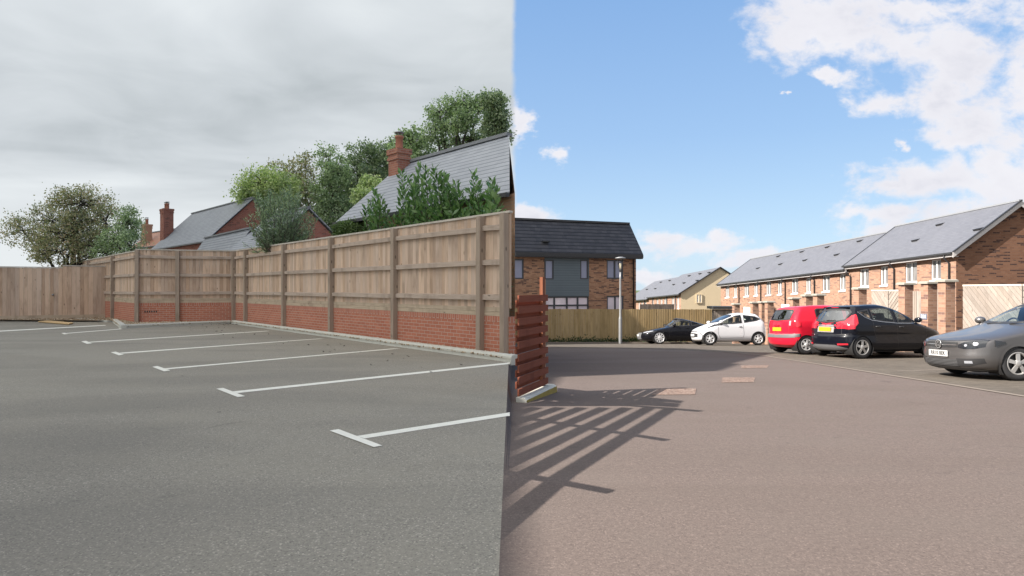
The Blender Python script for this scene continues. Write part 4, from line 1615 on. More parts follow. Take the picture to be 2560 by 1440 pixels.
def terrace(y0, y1, z0, label, win_px, pipe_px, vents_px, near_gable=None, far_gable=False, brk=None, group='terraced houses on the right', w=3.2, rise=2.33, wall_h=4.9, first=False, gable_m=None, pane_m=None):
    """one house of the row: z0 is the eave height at y0"""
    F = row_frame(y0, z0)
    L = (y1 - y0) / urow.y
    t = thing('terraced_house', (XW(y0), y0, z0 - wall_h), label, 'house', group)
    holes = [rect(F, *r) for r in win_px]
    gap = 0.004
    wall_top = -0.02
    mb = wall_mb(F, gap, L - gap, -wall_h, wall_top, holes, 0.1)
    D = 2 * w
    mb.build('front_wall', brk or row_brick, t)
    MB().poly([F(L - gap, -wall_h, -D), F(gap, -wall_h, -D), F(gap, wall_top, -D), F(L - gap, wall_top, -D)]).build('back_wall', brk or row_brick, t)
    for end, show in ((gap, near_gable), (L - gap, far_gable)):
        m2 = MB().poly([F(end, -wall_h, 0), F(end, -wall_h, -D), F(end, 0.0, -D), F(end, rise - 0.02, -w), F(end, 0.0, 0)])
        m2.build('gable_wall', gable_m or gable_brick_shade, t)
    for h in holes:
        window(F, h, t, mull=(0.5,), sill=True, b=0.065, pane_m=pane_m)
    ro = MB()
    o0, o1 = (-0.18 if near_gable else 0.0), (0.18 if far_gable else 0.0)
    e = 0.32
    dr = -rise * e / w
    A, B = F(o0, 0.02 + dr, e), F(L + o1, 0.02 + dr, e)
    RA, RB = F(o0, 0.02 + rise, -w), F(L + o1, 0.02 + rise, -w)
    C_, D_ = F(L + o1, 0.02 + dr, -D - e), F(o0, 0.02 + dr, -D - e)
    tt = Vector((0, 0, 0.07))
    ro.hexa([B, A, RA, RB], [B + tt, A + tt, RA + tt, RB + tt]).hexa([RB, RA, D_, C_], [RB + tt, RA + tt, D_ + tt, C_ + tt])
    roof = ro.build('roof', slate_row, t)
    MB().beam(RA + tt, RB + tt, 0.2, 0.08).build('ridge', lead, roof)
    MB().fbox(F, o0, L + o1, dr - 0.14, dr + 0.06, e - 0.08, e - 0.02).build('fascia', soffit, t)
    MB().fbox(F, o0 + 0.01, L + o1 - 0.01, dr - 0.14, dr - 0.115, 0.002, e - 0.081).build('soffit', soffit, t)
    MB().beam(F(o0, dr + 0.03, e + 0.05), F(L + o1, dr + 0.03, e + 0.05), 0.12, 0.09).build('gutter', gutter_blk, t)
    if near_gable:
        k = MB()
        off = urow * -0.03
        for (p, q) in ((A, RA), (RA, D_)):
            k.prism([p - Vector((0, 0, 0.22)) + off * 0.2, p + tt * 0.6 + off * 0.2, q + tt * 0.6 + off * 0.2, q - Vector((0, 0, 0.22)) + off * 0.2], off)
        k.build('bargeboard', soffit, t)
        MB().beam(A + tt + off, RA + tt + off, 0.10, 0.05).build('verge', gutter_blk, roof)
    if far_gable:
        MB().beam(B + tt, RB + tt, 0.10, 0.05).build('verge', gutter_blk, roof)
    for px in pipe_px:
        a, _ = hit(F, px, 700)
        MB().tube([F(a, dr, e + 0.03), F(a, dr - 0.22, 0.3), F(a, dr - 0.42, 0.07), F(a, -wall_h, 0.07)], 0.045, 8).build('downpipe', gutter_blk, t)
    sl = math.hypot(w, rise)
    nz = (Vector(RA) - Vector(A)).cross(Vector(B) - Vector(A)).normalized()
    nz = nz if nz.z > 0 else -nz
    for (vx, vy) in vents_px:
        r = ray(vx, vy)
        tpar = (A + tt - EYE).dot(nz) / r.dot(nz)
        p = EYE + r * tpar
        up = (Vector(RA) - Vector(A)).normalized()
        k = MB()
        q = [p - urow_t * 0.20 - up * 0.13, p + urow_t * 0.20 - up * 0.13, p + urow_t * 0.20 + up * 0.16, p - urow_t * 0.20 + up * 0.16]
        h_ = nz * 0.11
        k.add([*q, q[0] + h_, q[1] + h_], [(0, 1, 5, 4), (4, 5, 2, 3), (1, 2, 5), (3, 0, 4), (3, 2, 1, 0)])
        k.build('roof_vent', black_pl, roof)
    return t


Z6 = lambda x, y: (1780 + x * 0.28125, 520 + y * 0.28125)


def zrect(x0, y0, x1, y1):
    return (*Z6(x0, y0), *Z6(x1, y1))


def ycol(px):
    """row depth seen at that pixel column"""
    s = (px - 1280) / FPX
    return (22.0 + 0.053 * 32) / (s + 0.053)


yb = [32.0, ycol(1780 + 1625 * .28125), ycol(1780 + 1222 * .28125)]
ZN = lambda y: 3.26 + TILT * (y - 32.0)
terrace(yb[0], yb[1], ZN(yb[0]), 'nearest terraced house, at the end of the row with a bare brick gable', [zrect(1945, 462, 2035, 636), zrect(1716, 488, 1822, 658)],
        [1780 + 2118 * .28125], [Z6(2370, 190), Z6(2030, 147)], near_gable=True)
terrace(yb[1], yb[2], ZN(yb[1]), 'second terraced house from the right, last one under the higher roof', [zrect(1497, 520, 1563, 684), zrect(1312, 545, 1394, 696)],
        [1780 + 1628 * .28125], [Z6(1812, 288)], far_gable=True)
cols = [1222, 915, 655, 437, 243, 78]
ys_ = [ycol(1780 + c * .28125) for c in cols]
ZF = lambda y: 2.70 + TILT * (y - 41.3)
wins = [[(980, 602, 1047, 740), (1132, 588, 1187, 732)], [(708, 632, 764, 757), (834, 622, 879, 751)], [(481, 657, 525, 772), (584, 648, 622, 766)], [(286, 677, 328, 784), (373, 670, 408, 777)], [(119, 698, 154, 794), (194, 690, 223, 791)]]
vts = [[(1318, 293), (1112, 415)], [(1030, 347), (830, 464)], [(803, 388), (612, 499)], [(593, 429)], [(412, 535)]]
labs = ['first house of the lower roof, right behind the black hatchback', 'second house of the lower roof, above the red hatchback',
        'middle house of the lower-roofed terrace, above the tail of the red car', 'fourth house of the lower-roofed terrace, right of the white car roof', 'far end house of the lower-roofed terrace, above the white car']
for i in range(5):
    terrace(ys_[i], ys_[i + 1], ZF(ys_[i]), labs[i], [zrect(*r) for r in wins[i]], [1780 + (cols[i] + (18 if i == 0 else 2)) * .28125], [Z6(*v) for v in vts[i]],
            near_gable=False, far_gable=(i == 4), w=3.1, rise=2.25)

# far terrace with the cream gable
XF = lambda y: 18.3 - 0.053 * (y - 70.0)
t = thing('far_terrace', (18.3, 70.0, -4.2), 'distant terrace with pale grey roof and a cream rendered gable end', 'house')
uf = Vector((-0.053, 1.0, -0.040))
Ff = frame((18.3, 70.0, 0.85), uf, (-1, -0.053, 0))
segs = [(0.0, 13.0, 0.0), (13.004, 26.0, -0.22)]
pipes = [1690, 1668, 1633, 1612]
for k, (a0, a1, dz_) in enumerate(segs):
    wins_f = []
    for (x0, x1) in ((1679, 1686), (1692, 1698), (1660, 1666), (1651, 1656), (1641, 1646), (1630, 1634), (1622, 1626), (1612, 1616), (1603, 1607), (1596, 1599)):
        aa, _ = hit(Ff, x0, 750)
        ab, _ = hit(Ff, x1, 750)
        lo, hi = min(aa, ab), max(aa, ab)
        if a0 + 0.2 < lo and hi < a1 - 0.2:
            wins_f.append((lo, hi, -1.75 + dz_, -0.45 + dz_))
    wall_mb(Ff, a0, a1, -5.2, dz_ - 0.02, wins_f, 0.08).build('wall', row_brick, t)
    for h in wins_f:
        window(Ff, h, t, mull=(0.5,), b=0.07)
    e = 0.3
    RW, RI = 4.3, 2.72
    dr = -RI * e / RW
    A, B = Ff(a0 - (0.15 if k == 0 else 0), dz_ + dr, e), Ff(a1, dz_ + dr, e)
    RA, RB = Ff(a0 - (0.15 if k == 0 else 0), dz_ + RI, -RW), Ff(a1, dz_ + RI, -RW)
    C_, D_ = Ff(a1, dz_ + dr, -2 * RW - e), Ff(a0 - (0.15 if k == 0 else 0), dz_ + dr, -2 * RW - e)
    tt = Vector((0, 0, 0.08))
    ro = MB().hexa([B, A, RA, RB], [B + tt, A + tt, RA + tt, RB + tt]).hexa([RB, RA, D_, C_], [RB + tt, RA + tt, D_ + tt, C_ + tt])
    roof = ro.build('roof', slate_row, t)
    nz = (RA - A).cross(B - A).normalized()
    nz = nz if nz.z > 0 else -nz
    MB().beam(A, B, 0.12, 0.12).build('gutter', gutter_blk, t)
    if k == 0:
        MB().beam(A + tt, RA + tt, 0.12, 0.08).build('verge', gutter_blk, roof)
        MB().beam(D_ + tt, RA + tt, 0.12, 0.08).build('verge', gutter_blk, roof)
    for (vx, vy) in ((1774, 682), (1751, 685), (1724, 690), (1744, 702), (1711, 708), (1685, 712), (1675, 702), (1653, 706), (1639, 722), (1618, 724)):
        r = ray(vx, vy)
        p = EYE + r * ((A + tt - EYE).dot(nz) / r.dot(nz))
        a_ = (p - Ff.O).dot(Vector((uf.x, uf.y, 0)))
        if a0 < a_ < a1:
            MB().beam(p - uf * 0.25 + nz * 0.05, p + uf * 0.25 + nz * 0.05, 0.3, 0.1).build('roof_vent', black_pl, roof)
gw = MB().poly([Ff(0, -5.2, 0), Ff(0, -5.2, -8.6), Ff(0, 0, -8.6), Ff(0, 2.70, -4.3), Ff(0, 0, 0)])
gw.build('gable_wall', render_cream, t)
Fg = frame((18.3, 69.97, 0.85), (1, 0.053, 0), (0.053, -1, 0))
window(Fg, rect(Fg, 1740, 735, 1755, 758), t, frame_m=render_cream, pane_m=upvc, b=0.08, mull=(0.5,), rec=-0.05)
for px in pipes:
    a, _ = hit(Ff, px, 755)
    MB().tube([Ff(a, -0.1, 0.06), Ff(a, -5.2, 0.06)], 0.06, 6).build('downpipe', gutter_blk, t)
a, _ = hit(Ff, 1701, 755)

# ------------------------------------------------------------------ right: fences, piers, gates


def close_board(P, Q, h, name, label, cat, seed, w=0.14, mat=None, post=False, group=None, lean=0.0):
    P, Q = Vector(P), Vector(Q)
    u = (Q - P)
    u2_ = Vector((u.x, u.y, 0))
    L = u2_.length
    uu = u / L
    n = Vector((uu.y, -uu.x, 0))
    if n.dot(EYE - P) < 0:
        n = -n
    F = frame(P, uu, n)
    r_ = random.Random(seed)
    t = thing(name, P, label, cat, group)
    mb = MB()
    a = 0
    while a < L - 0.01:
        ww = min(w, L - a)
        c = r_.uniform(-0.004, 0.004)
        top = h + r_.uniform(-0.012, 0.012)
        q = [F(a, 0, 0.022 + c), F(a + ww - 0.006, 0, 0.004), F(a + ww - 0.006, 0, -0.012), F(a, 0, -0.012)]
        tt = [F(a, top, 0.022 + c), F(a + ww - 0.006, top, 0.004), F(a + ww - 0.006, top, -0.012), F(a, top, -0.012)]
        mb.hexa(q, tt)
        a += ww
    mb.build('boards', mat or yellow_fence, t)
    mb = MB()
    for b in (0.35, h * 0.55, h - 0.3):
        mb.fbox(F, 0, L, b, b + 0.08, -0.06, -0.0125)
    mb.build('rails', mat or yellow_fence, t)
    return F


close_board((0.12, 35.9, -1.78), (11.55, 37.3, -1.86), 1.97, 'closeboard_fence', 'long yellow-brown vertical board fence in front of the dark-roofed house', 'fence', 61)
close_board((7.9, 39.9, -1.9), (10.1, 40.2, -1.9), 2.25, 'closeboard_fence', 'short darker fence showing above the yellow-brown one, left of the cream gable', 'fence', 62, mat=fence_p)
close_board((13.0, 41.5, -2.2), (14.4, 41.5, -2.2), 2.1, 'shed', 'pale boarded lean-to with a flat black roof at the end of the yellow-brown fence', 'shed', 63, mat=gate_wood)
shed = [o for o in COL.objects if o.name == 'shed'][0]
MB().box(12.85, 14.55, 41.25, 42.6, 0.0, 0.17).build('roof', black_pl, shed)
MB().box(13.02, 14.38, 41.52, 42.5, -2.2, -0.05).build('side_walls', gate_wood, shed)

# kerb and weeds at the foot of the yellow-brown fence
mb = MB()
for a, b in (((0.7, 34.55), (3.5, 34.9)), ((3.51, 34.9), (6.6, 35.28)), ((6.61, 35.28), (11.4, 35.9))):
    za, zb = zr(a[1]), zr(b[1])
    mb.hexa([(a[0], a[1], za - 0.1), (b[0], b[1], zb - 0.1), (b[0], b[1] + 0.14, zb - 0.1), (a[0], a[1] + 0.14, za - 0.1)],
            [(a[0], a[1], za + 0.08), (b[0], b[1], zb + 0.08), (b[0], b[1] + 0.14, zb + 0.08), (a[0], a[1] + 0.14, za + 0.08)])
tag(mb.build('kerb', flush_kerb), kind='structure')
mb = MB()
mb.hexa([(0.7, 34.7, -1.8), (11.4, 36.05, -1.8), (11.4, 37.25, -1.9), (0.7, 35.95, -1.9)], [(0.7, 34.7, -1.60), (11.4, 36.05, -1.70), (11.4, 37.25, -1.76), (0.7, 35.95, -1.66)])
tag(mb.build('verge', soil), kind='structure')
P = []
for _ in range(230):
    x = random.uniform(1.0, 9.5)
    y = 34.62 + (x - 0.7) * 0.125 + 0.2 + random.uniform(0, 0.9)
    k = random.randint(8, 26)
    hgt = random.choice((0.12, 0.18, 0.3))
    P.append(rng.normal(size=(k, 3)) * np.array([0.12, 0.10, hgt * 0.4]) + np.array([x, y, -1.66 + hgt * 0.4]))
wd_root = leaves_mesh('weeds', leaf_weed, None, np.concatenate(P), 0.10, 0.5, -0.4)
tag(wd_root, 'dark low weeds along the foot of the yellow-brown fence', 'weeds', kind='stuff')

# brick piers with stone caps
XP = lambda y: 12.9 - 0.053 * (y - 19.0)


def pier_y(px):
    return (12.9 + 0.053 * 19.0) / ((px - 1280) / FPX + 0.053)


def pier(px, label, top_py, w=0.32, dpt=0.30, group='brick gate piers'):
    y = pier_y(px)
    x = XP(y)
    zg = zr(y) + 0.004
    top = at(px, top_py, y).z
    t = thing('brick_pier', (x, y, zg), label, 'pier', group)
    F = frame((x, y, 0), urow, nrow)
    MB().fbox(F, 0, w, zg - 0.05, top - 0.07, -dpt, 0).build('shaft', row_brick, t)
    m = MB()
    m.fbox(F, -0.06, w + 0.06, top - 0.069, top - 0.02, -dpt - 0.06, 0.06)
    m.hexa([F(-0.06, top - 0.019, 0.06), F(w + 0.06, top - 0.019, 0.06), F(w + 0.06, top - 0.019, -dpt - 0.06), F(-0.06, top - 0.019, -dpt - 0.06)],
           [F(-0.02, top + 0.01, 0.02), F(w + 0.02, top + 0.01, 0.02), F(w + 0.02, top + 0.01, -dpt - 0.02), F(-0.02, top + 0.01, -dpt - 0.02)])
    m.build('cap', stone_cap, t)
    return t, F, top


PIERS = [(2364, 'brick gate pier nearest the viewer, just left of the chevron gate', 699), (2320, 'brick gate pier carrying the small grey number plaque', 704),
         (2262, 'brick gate pier between the chevron double gate and the slatted gate', 707), (2147, 'brick gate pier at the left side of the half-hidden chevron gate above the black hatchback', 719),
         (2043, 'rightmost of the three brick piers standing close together above the red car', 735), (2015, 'middle one of the three brick piers above the red car', 737), (1982, 'leftmost of the three brick piers above the red car', 744),
         (1919, 'brick pier just left of the red car, right one of a close group', 753), (1904, 'slim brick pier in the middle of the group behind the white car', 754), (1882, 'brick pier rising straight behind the white car tail', 755),
         (1836, 'brick pier farthest away, above the windscreen of the white car', 759)]
pier_fr = {}
for px, lab, ty in PIERS:
    pier_fr[px] = pier(px, lab, ty)

# number plaque
tP, FP, topP = pier_fr[2320]
plq = thing('number_plaque', FP(0.18, 0.9, 0.0), 'small grey house-number plaque reading 304 on a brick pier', 'sign')
z0 = at(2312, 799, pier_y(2320)).z
MB().fbox(FP, 0.03, 0.33, z0, z0 + 0.17, 0.004, 0.022).build('plate', plain('plaque_grey', (0.16, 0.17, 0.22), 0.5), plq)
M_ = Matrix(((FP.u.x * -1, 0, FP.n.x, 0), (FP.u.y * -1, 0, FP.n.y, 0), (0, 1, 0, 0), (0, 0, 0, 1)))
M_.translation = FP(0.18, z0 + 0.085, 0.024) - FP(0.18, 0.9, 0.0)
text_mesh('304', 0.14, upvc, plq, M_, 'number')


def gate(a_px, b_px, top_py, label, style, back=0.30, group='wooden gates between the piers', bottom=None, mat=None, setx=None):
    """between two pixel columns (right one nearer)"""
    ya, yb_ = pier_y(a_px), pier_y(b_px)
    F = frame((XP(ya), ya, 0), urow, nrow)
    a0, a1 = 0.0, (yb_ - ya) / urow.y
    zt = at(a_px, top_py, ya).z
    zb = zr(ya) + 0.06
    t = thing('wooden_gate', F(0, zb, -back), label, 'gate', group)
    mb = MB()
    m = mat or gate_wood
    r_ = random.Random(int(a_px))
    if style == 'v':
        a = a0
        while a < a1 - 0.02:
            w = min(0.11, a1 - a)
            mb.fbox(F, a, a + w - 0.014, zb, zt, -back, -back + 0.02 + r_.uniform(0, 0.01))
            a += w
        mb.build('boards', m, t)
    else:
        # two leaves with slanting boards meeting in the middle
        mid = (a0 + a1) / 2
        for (s0, s1, sgn) in ((a0, mid - 0.02, -1), (mid + 0.02, a1, 1)):
            W = s1 - s0
            Ht = zt - zb
            bw = 0.13
            k = -Ht
            lb = MB()
            while k < W:
                # slanted board clipped to the leaf: follow lines x = k + (z) * 1
                pts = []
                poly = [(k, 0), (k + bw * 1.3 - 0.022, 0), (k + bw * 1.3 - 0.022 + Ht, Ht), (k + Ht, Ht)]

                def cl_(ps, lim, keep_less):
                    res = []
                    for i, p in enumerate(ps):
                        q = ps[(i + 1) % len(ps)]
                        ip = p[0] <= lim if keep_less else p[0] >= lim
                        iq = q[0] <= lim if keep_less else q[0] >= lim
                        if ip:
                            res.append(p)
                        if ip != iq:
                            tq = (lim - p[0]) / (q[0] - p[0])
                            res.append((lim, p[1] + (q[1] - p[1]) * tq))
                    return res
                poly = cl_(cl_(poly, 0.0, False), W, True) if True else poly
                if len(poly) >= 3:
                    c = r_.uniform(0.0, 0.006)
                    pp = [F(s0 + (x if sgn > 0 else W - x), zb + z, -back + 0.02 + c) for x, z in poly]
                    if sgn < 0:
                        pp = pp[::-1]
                    lb.prism(pp, F.n * -0.02)
                k += bw * 1.3
            lb.build('leaf', m, t)
            MB().fbox(F, s0, s1, zb + 0.02, zt - 0.03, -back - 0.03, -back - 0.006).build('backing', black_pl, t)
            MB().fbox(F, s0, s1, zt - 0.02, zt + 0.03, -back - 0.03, -back + 0.035).build('top_rail', coping_w, t)
        MB().fbox(F, mid - 0.02, mid + 0.02, zb, zt, -back - 0.02, -back + 0.004).build('gap_strip', black_pl, t)
    return t


gate(2560 + 150, 2378, 712, 'wide chevron-boarded double gate behind the grey hatchback', 'chev', back=0.38)
gate(2345, 2329, 722, 'narrow pale gate between the two nearest piers', 'v', back=0.2)
gate(2305, 2272, 728, 'narrow slatted gate left of the number plaque pier', 'v', back=0.15)
gate(2247, 2160, 727, 'chevron-boarded double gate showing above the black hatchback', 'chev', back=0.3)
white_gate = plain('white_gate_paint', (0.66, 0.62, 0.58), 0.7, var=0.08)
gate(1974, 1938, 762, 'white-painted gate behind the left end of the red car', 'v', back=0.3, mat=white_gate)
gate(1874, 1846, 769, 'white-painted gate behind the middle of the white car', 'v', back=0.3, mat=white_gate)

# ------------------------------------------------------------------ street lamp
yl = 34.6
bl = at(1551, 854, yl)
lamp = thing('street_lamp', bl, 'grey street lamp with an open cone lantern in front of the yellow-brown fence', 'street lamp')
zt_ = at(1551, 679, yl).z
xm = bl.x
MB().lathe([(0.095, bl.z - 0.1), (0.095, bl.z + 1.2), (0.09, bl.z + 1.25), (0.062, bl.z + 1.36), (0.052, zt_ - 0.4), (0.042, zt_), (0.0, zt_)], 16, (xm, yl, 0)).build('pole', galv, lamp)
ztop = at(1551, 645, yl).z
lm = MB()
lm.lathe([(0.05, zt_ - 0.02), (0.07, zt_ + 0.10), (0.05, zt_ + 0.16), (0.0, zt_ + 0.16)], 14, (xm, yl, 0))
for k in range(4):
    a = k * math.pi / 2 + 0.5
    lm.beam((xm + 0.05 * math.cos(a), yl + 0.05 * math.sin(a), zt_), (xm + 0.20 * math.cos(a), yl + 0.20 * math.sin(a), ztop - 0.06), 0.025, 0.025)
lant = lm.build('lantern', gutter_blk, lamp)
MB().lathe([(0.045, zt_ + 0.16), (0.06, zt_ + 0.3), (0.05, zt_ + 0.44), (0.0, zt_ + 0.46)], 12, (xm, yl, 0)).build('bulb', plain('bulb_glass', (0.6, 0.55, 0.42), 0.15), lant)
MB().lathe([(0.0, ztop - 0.07), (0.2, ztop - 0.07), (0.22, ztop - 0.04), (0.29, ztop - 0.01), (0.26, ztop + 0.02), (0.1, ztop + 0.06), (0.0, ztop + 0.07)], 20, (xm, yl, 0)).build('cap', galv, lant)

# ------------------------------------------------------------------ red-brown slatted screen at the road's edge
P0 = gr(1366, 981)
ub = Vector((math.sin(R(21)), math.cos(R(21)), 0))
nb = Vector((ub.y, -ub.x, 0))                       # faces the road
zg0 = zr(P0.y)
P0.z = 0.0
Lb = (P0.x - 0.07) / ub.x
Fb = frame(P0 - ub * Lb, ub, nb)
zk = zr(P0.y) + 0.115                               # top of the low kerb it stands on
bs = thing('slatted_screen', (Fb.O.x, Fb.O.y, zk), 'short red-brown stained slatted screen on a low kerb with one taller post', 'screen')
top_b = 1.29
N_ = 9
pitch = (top_b - zk - 0.02) / N_
r_ = random.Random(5)
for k in range(N_):
    z0 = zk + 0.012 + k * pitch
    j = r_.uniform(-0.006, 0.006)
    MB().fbox(Fb, 0.0, Lb + r_.uniform(0.0, 0.03), z0 + j, z0 + pitch * 0.60 + j, 0.0, 0.022).build('slat', red_slats, bs)
for k in range(N_ - 1):
    # inner face: slats set behind the gaps of the outer ones
    z0 = zk + 0.012 + (k + 0.52) * pitch
    MB().fbox(Fb, 0.10, Lb - 0.14, z0, z0 + pitch * 0.60, -0.068, -0.050).build('slat', red_slats, bs)
MB().fbox(Fb, Lb - 0.17, Lb - 0.055, zk, 1.47, -0.048, -0.002).build('post', red_post, bs)
MB().fbox(Fb, Lb - 0.054, Lb - 0.01, zk, 1.44, -0.044, -0.006).build('post', red_raw, bs)
mb = MB()
zg_ = zk - 0.3
mb.add([Fb(0, zg_, -0.02), Fb(0, zk - 0.003, -0.02), Fb(0, zk - 0.003, 0.09), Fb(0, zk - 0.03, 0.125), Fb(0, zg_, 0.14),
        Fb(Lb + 0.1, zg_, -0.18), Fb(Lb + 0.1, zk - 0.003, -0.18), Fb(Lb + 0.1, zk - 0.003, 0.09), Fb(Lb + 0.1, zk - 0.03, 0.125), Fb(Lb + 0.1, zg_, 0.14)],
       [(0, 1, 2, 3, 4), (9, 8, 7, 6, 5), (1, 6, 7, 2), (2, 7, 8, 3), (3, 8, 9, 4), (5, 6, 1, 0)])
tag(mb.build('screen_kerb', kerb_conc), kind='structure')
mb = MB()
mb.poly([Fb(0.0, zg_, 0.1435), Fb(Lb + 0.1, zg_, 0.1435), Fb(Lb + 0.1, zk - 0.028, 0.1285), Fb(0.0, zk - 0.028, 0.1285)])
tag(mb.build('kerb_paint', yellow_paint), kind='structure')

# ------------------------------------------------------------------ tall slatted screen out of the picture on the left: it casts the barred shadow
CX = lambda y: -0.84 * y - 1.55
Q0, Q1 = Vector((CX(0.0), 0.0, 0)), Vector((CX(10.5), 10.5, 0))
uc = (Q1 - Q0).normalized()
nc = Vector((uc.y, -uc.x, 0))
Fc = frame(Q0, uc, nc)


def cast(p):
    """ground point -> where the sun ray through it crosses the added caster"""
    t_ = (Q0 - p).dot(nc) / SUN_DIR.dot(nc)
    q = p + SUN_DIR * t_
    return (q - Q0).dot(uc), q.z


Z8 = lambda x, y: gr(1280 + x * 0.3471, 880 + y * 0.3471)
sc_ = thing('slatted_screen', Q0, 'tall weathered slatted screen whose barred shadow falls across the road', 'screen')


def shade_bar(pts, name='slat', th=0.016, mat=None):
    P = [cast(p) for p in pts]
    P = [Fc(a, b, 0) for a, b in P]
    MB().prism(P, nc * -th).build(name, mat or red_slats, sc_)


# direction and spacing of the bars on the ground
g0a, g0b = Z8(1200, 405), Z8(45, 1310)
ud = (g0a - g0b)
ud.z = 0
ud.normalize()
nd = Vector((ud.y, -ud.x, 0))        # to the right
PITCH = (Z8(800, 610) - Z8(630, 585)).dot(nd)
BARW = PITCH * 0.63
def gnd(x, y):
    return Vector((x, y, blend(x, y)))


def on_line(pt_img, off):
    p = Z8(*pt_img)
    return p


for k in range(0, 10):
    # bar k lies k pitches left of the outer bar; it runs from the near end to the third cross-piece
    o0 = -k * PITCH
    s_far = 0.0 - k * PITCH * 0.42
    b = g0a + nd * o0
    near = -6.4
    base = Vector((b.x, b.y, 0))
    p1 = base + ud * s_far
    p2 = base + ud * near
    pts = [p1, p1 - nd * BARW, p2 - nd * BARW, p2]
    pts = [gnd(p.x, p.y) for p in pts]
    shade_bar(pts)
# cross-pieces of the added caster: three long ones
for (xa, ya, xb, yb2, wd_) in ((-420, 800, 735, 1002, 0.075), (-300, 430, 1133, 634, 0.085), (300, 340, 1372, 425, 0.11)):
    a, b = Z8(xa, ya), Z8(xb, yb2)
    d_ = (b - a)
    d_.z = 0
    d_.normalize()
    m_ = Vector((-d_.y, d_.x, 0)) * wd_ / 2
    pts = [gnd(p.x, p.y) for p in (a - m_, b - m_ * 0.8, b + m_ * 0.8, a + m_)]
    shade_bar(pts, 'post', 0.05, red_post)
# caster bars for the nearly solid far end of the shadow, close-set
for (l0, r0, l1, r1) in (((330, 258), (1235, 352), (322, 298), (1222, 368)), ((320, 303), (1215, 371), (228, 345), (1198, 397)), ((226, 352), (1190, 402), (30, 392), (780, 388))):
    shade_bar([Z8(*l0), Z8(*r0), Z8(*r1), Z8(*l1)], 'slat')
for x in (340, 450, 560, 680, 800, 910, 1010):
    shade_bar([Z8(x, 285 + (x - 330) * 0.07), Z8(x + 80, 290 + (x - 330) * 0.07), Z8(x + 84, 366), Z8(x - 6, 366)], 'slat')
# added posts that carry the caster, up to its lowest bar
low = [cast(gnd(*((g0a - nd * (9.6 * PITCH) + ud * k_).xy))) for k_ in (-6.0, -4.3, -2.6, -0.9)]
for (a_, h_) in low:
    if h_ > 0.5:
        MB().fbox(Fc, a_ - 0.06, a_ + 0.06, -0.05, h_ + 0.25, -0.15, -0.055).build('post', red_post, sc_)

# ------------------------------------------------------------------ added unseen cloud slab, outlined to keep the sun off the car park
H_C = 32.0


def lee(x, y, z, m=0.1):
    """where the shadow of a point falls on level ground"""
    k_ = z / SUN_DIR.z
    return (x - SUN_DIR.x * k_ + m, y - SUN_DIR.y * k_)


BND = [(-50, -4), (0.06, -4), (0.06, 8.9), (0.36, 10.6), (0.45, 11.9), lee(-0.02, 12.1, 2.8), lee(-0.3, 13.7, 3.8), lee(B_.x, B_.y, 3.5), lee(ridgeB.x, ridgeB.y, 5.5),
       lee(ridgeB.x - 0.4, ridgeB.y + 0.6, 5.5), lee(ch1.x + 0.3, ch1.y + 0.3, 6.5), (-1, 27), (-2, 34), (17, 44.5), (21, 52), (18, 62), (-50, 62)]
sh = SUN_DIR * (H_C / SUN_DIR.z)


def sun_blocker():
    bmv, bmf = [], []
    n = len(BND)
    # flat top, billowing underside
    mb = MB()
    lower = [Vector((x + sh.x, y + sh.y, H_C)) for x, y in BND]
    c = sum(lower, Vector()) / n
    rings = [(1.0, 0.0), (0.93, -1.5), (0.75, -3.0), (0.5, -4.0), (0.2, -4.5)]
    vs, fs = [], []
    for (s, h) in rings:
        for p in lower:
            q = c + (p - c) * s
            vs.append((q.x, q.y, H_C + h + (random.uniform(-0.6, 0.6) if h else 0)))
    for i in range(len(rings) - 1):
        for k in range(n):
            fs.append((i * n + k, (i + 1) * n + k, (i + 1) * n + (k + 1) % n, i * n + (k + 1) % n))
    fs.append(tuple((len(rings) - 1) * n + k for k in range(n - 1, -1, -1)))
    fs.append(tuple(range(n)))
    mb.add(vs, fs)
    m, g = new_mat('sun_blocker_white')
    co = g.node('ShaderNodeTexCoord').outputs['Object']
    g.put(g.b.inputs['Base Color'], g.mix(g.noise(co, 0.2, 4.0), (0.80, 0.80, 0.82), (0.92, 0.92, 0.93)))
    g.b.inputs['Roughness'].default_value = 1.0
    tr = g.node('ShaderNodeBsdfTranslucent')
    tr.inputs[0].default_value = (0.85, 0.87, 0.9, 1)
    mx = g.node('ShaderNodeMixShader')
    mx.inputs[0].default_value = 0.35
    g.l.new(g.b.outputs[0], mx.inputs[1])
    g.l.new(tr.outputs[0], mx.inputs[2])
    g.l.new(mx.outputs[0], g.o.inputs[0])
    tag(mb.build('sun_blocker', m), kind='structure')


sun_blocker()

# ------------------------------------------------------------------ cars


def carpaint(name, col, metal=0.0, rough=0.35, flake=0.06):
    m, g = new_mat(name)
    co = g.node('ShaderNodeTexCoord').outputs['Object']
    n = g.noise(co, 3.0, 4.0, 0.6)
    g.put(g.b.inputs['Base Color'], g.mix(n, tuple(c * (1 - flake) for c in col), tuple(min(1, c * (1 + flake)) for c in col)))
    g.b.inputs['Metallic'].default_value = metal
    g.b.inputs['Roughness'].default_value = rough
    g.b.inputs['Coat Weight'].default_value = 0.7
    g.b.inputs['Coat IOR'].default_value = 1.4
    g.b.inputs['Specular IOR Level'].default_value = 0.12
    dirt = g.noise(co, 9.0, 5.0, 0.7)
    g.put(g.b.inputs['Coat Roughness'], g.mrange(dirt, 0.3, 0.8, 0.02, 0.10))
    return m


def lamp_mat(name, col, rough=0.12):
    return plain(name, col, rough, coat=0.8, var=0.25, scale=40)


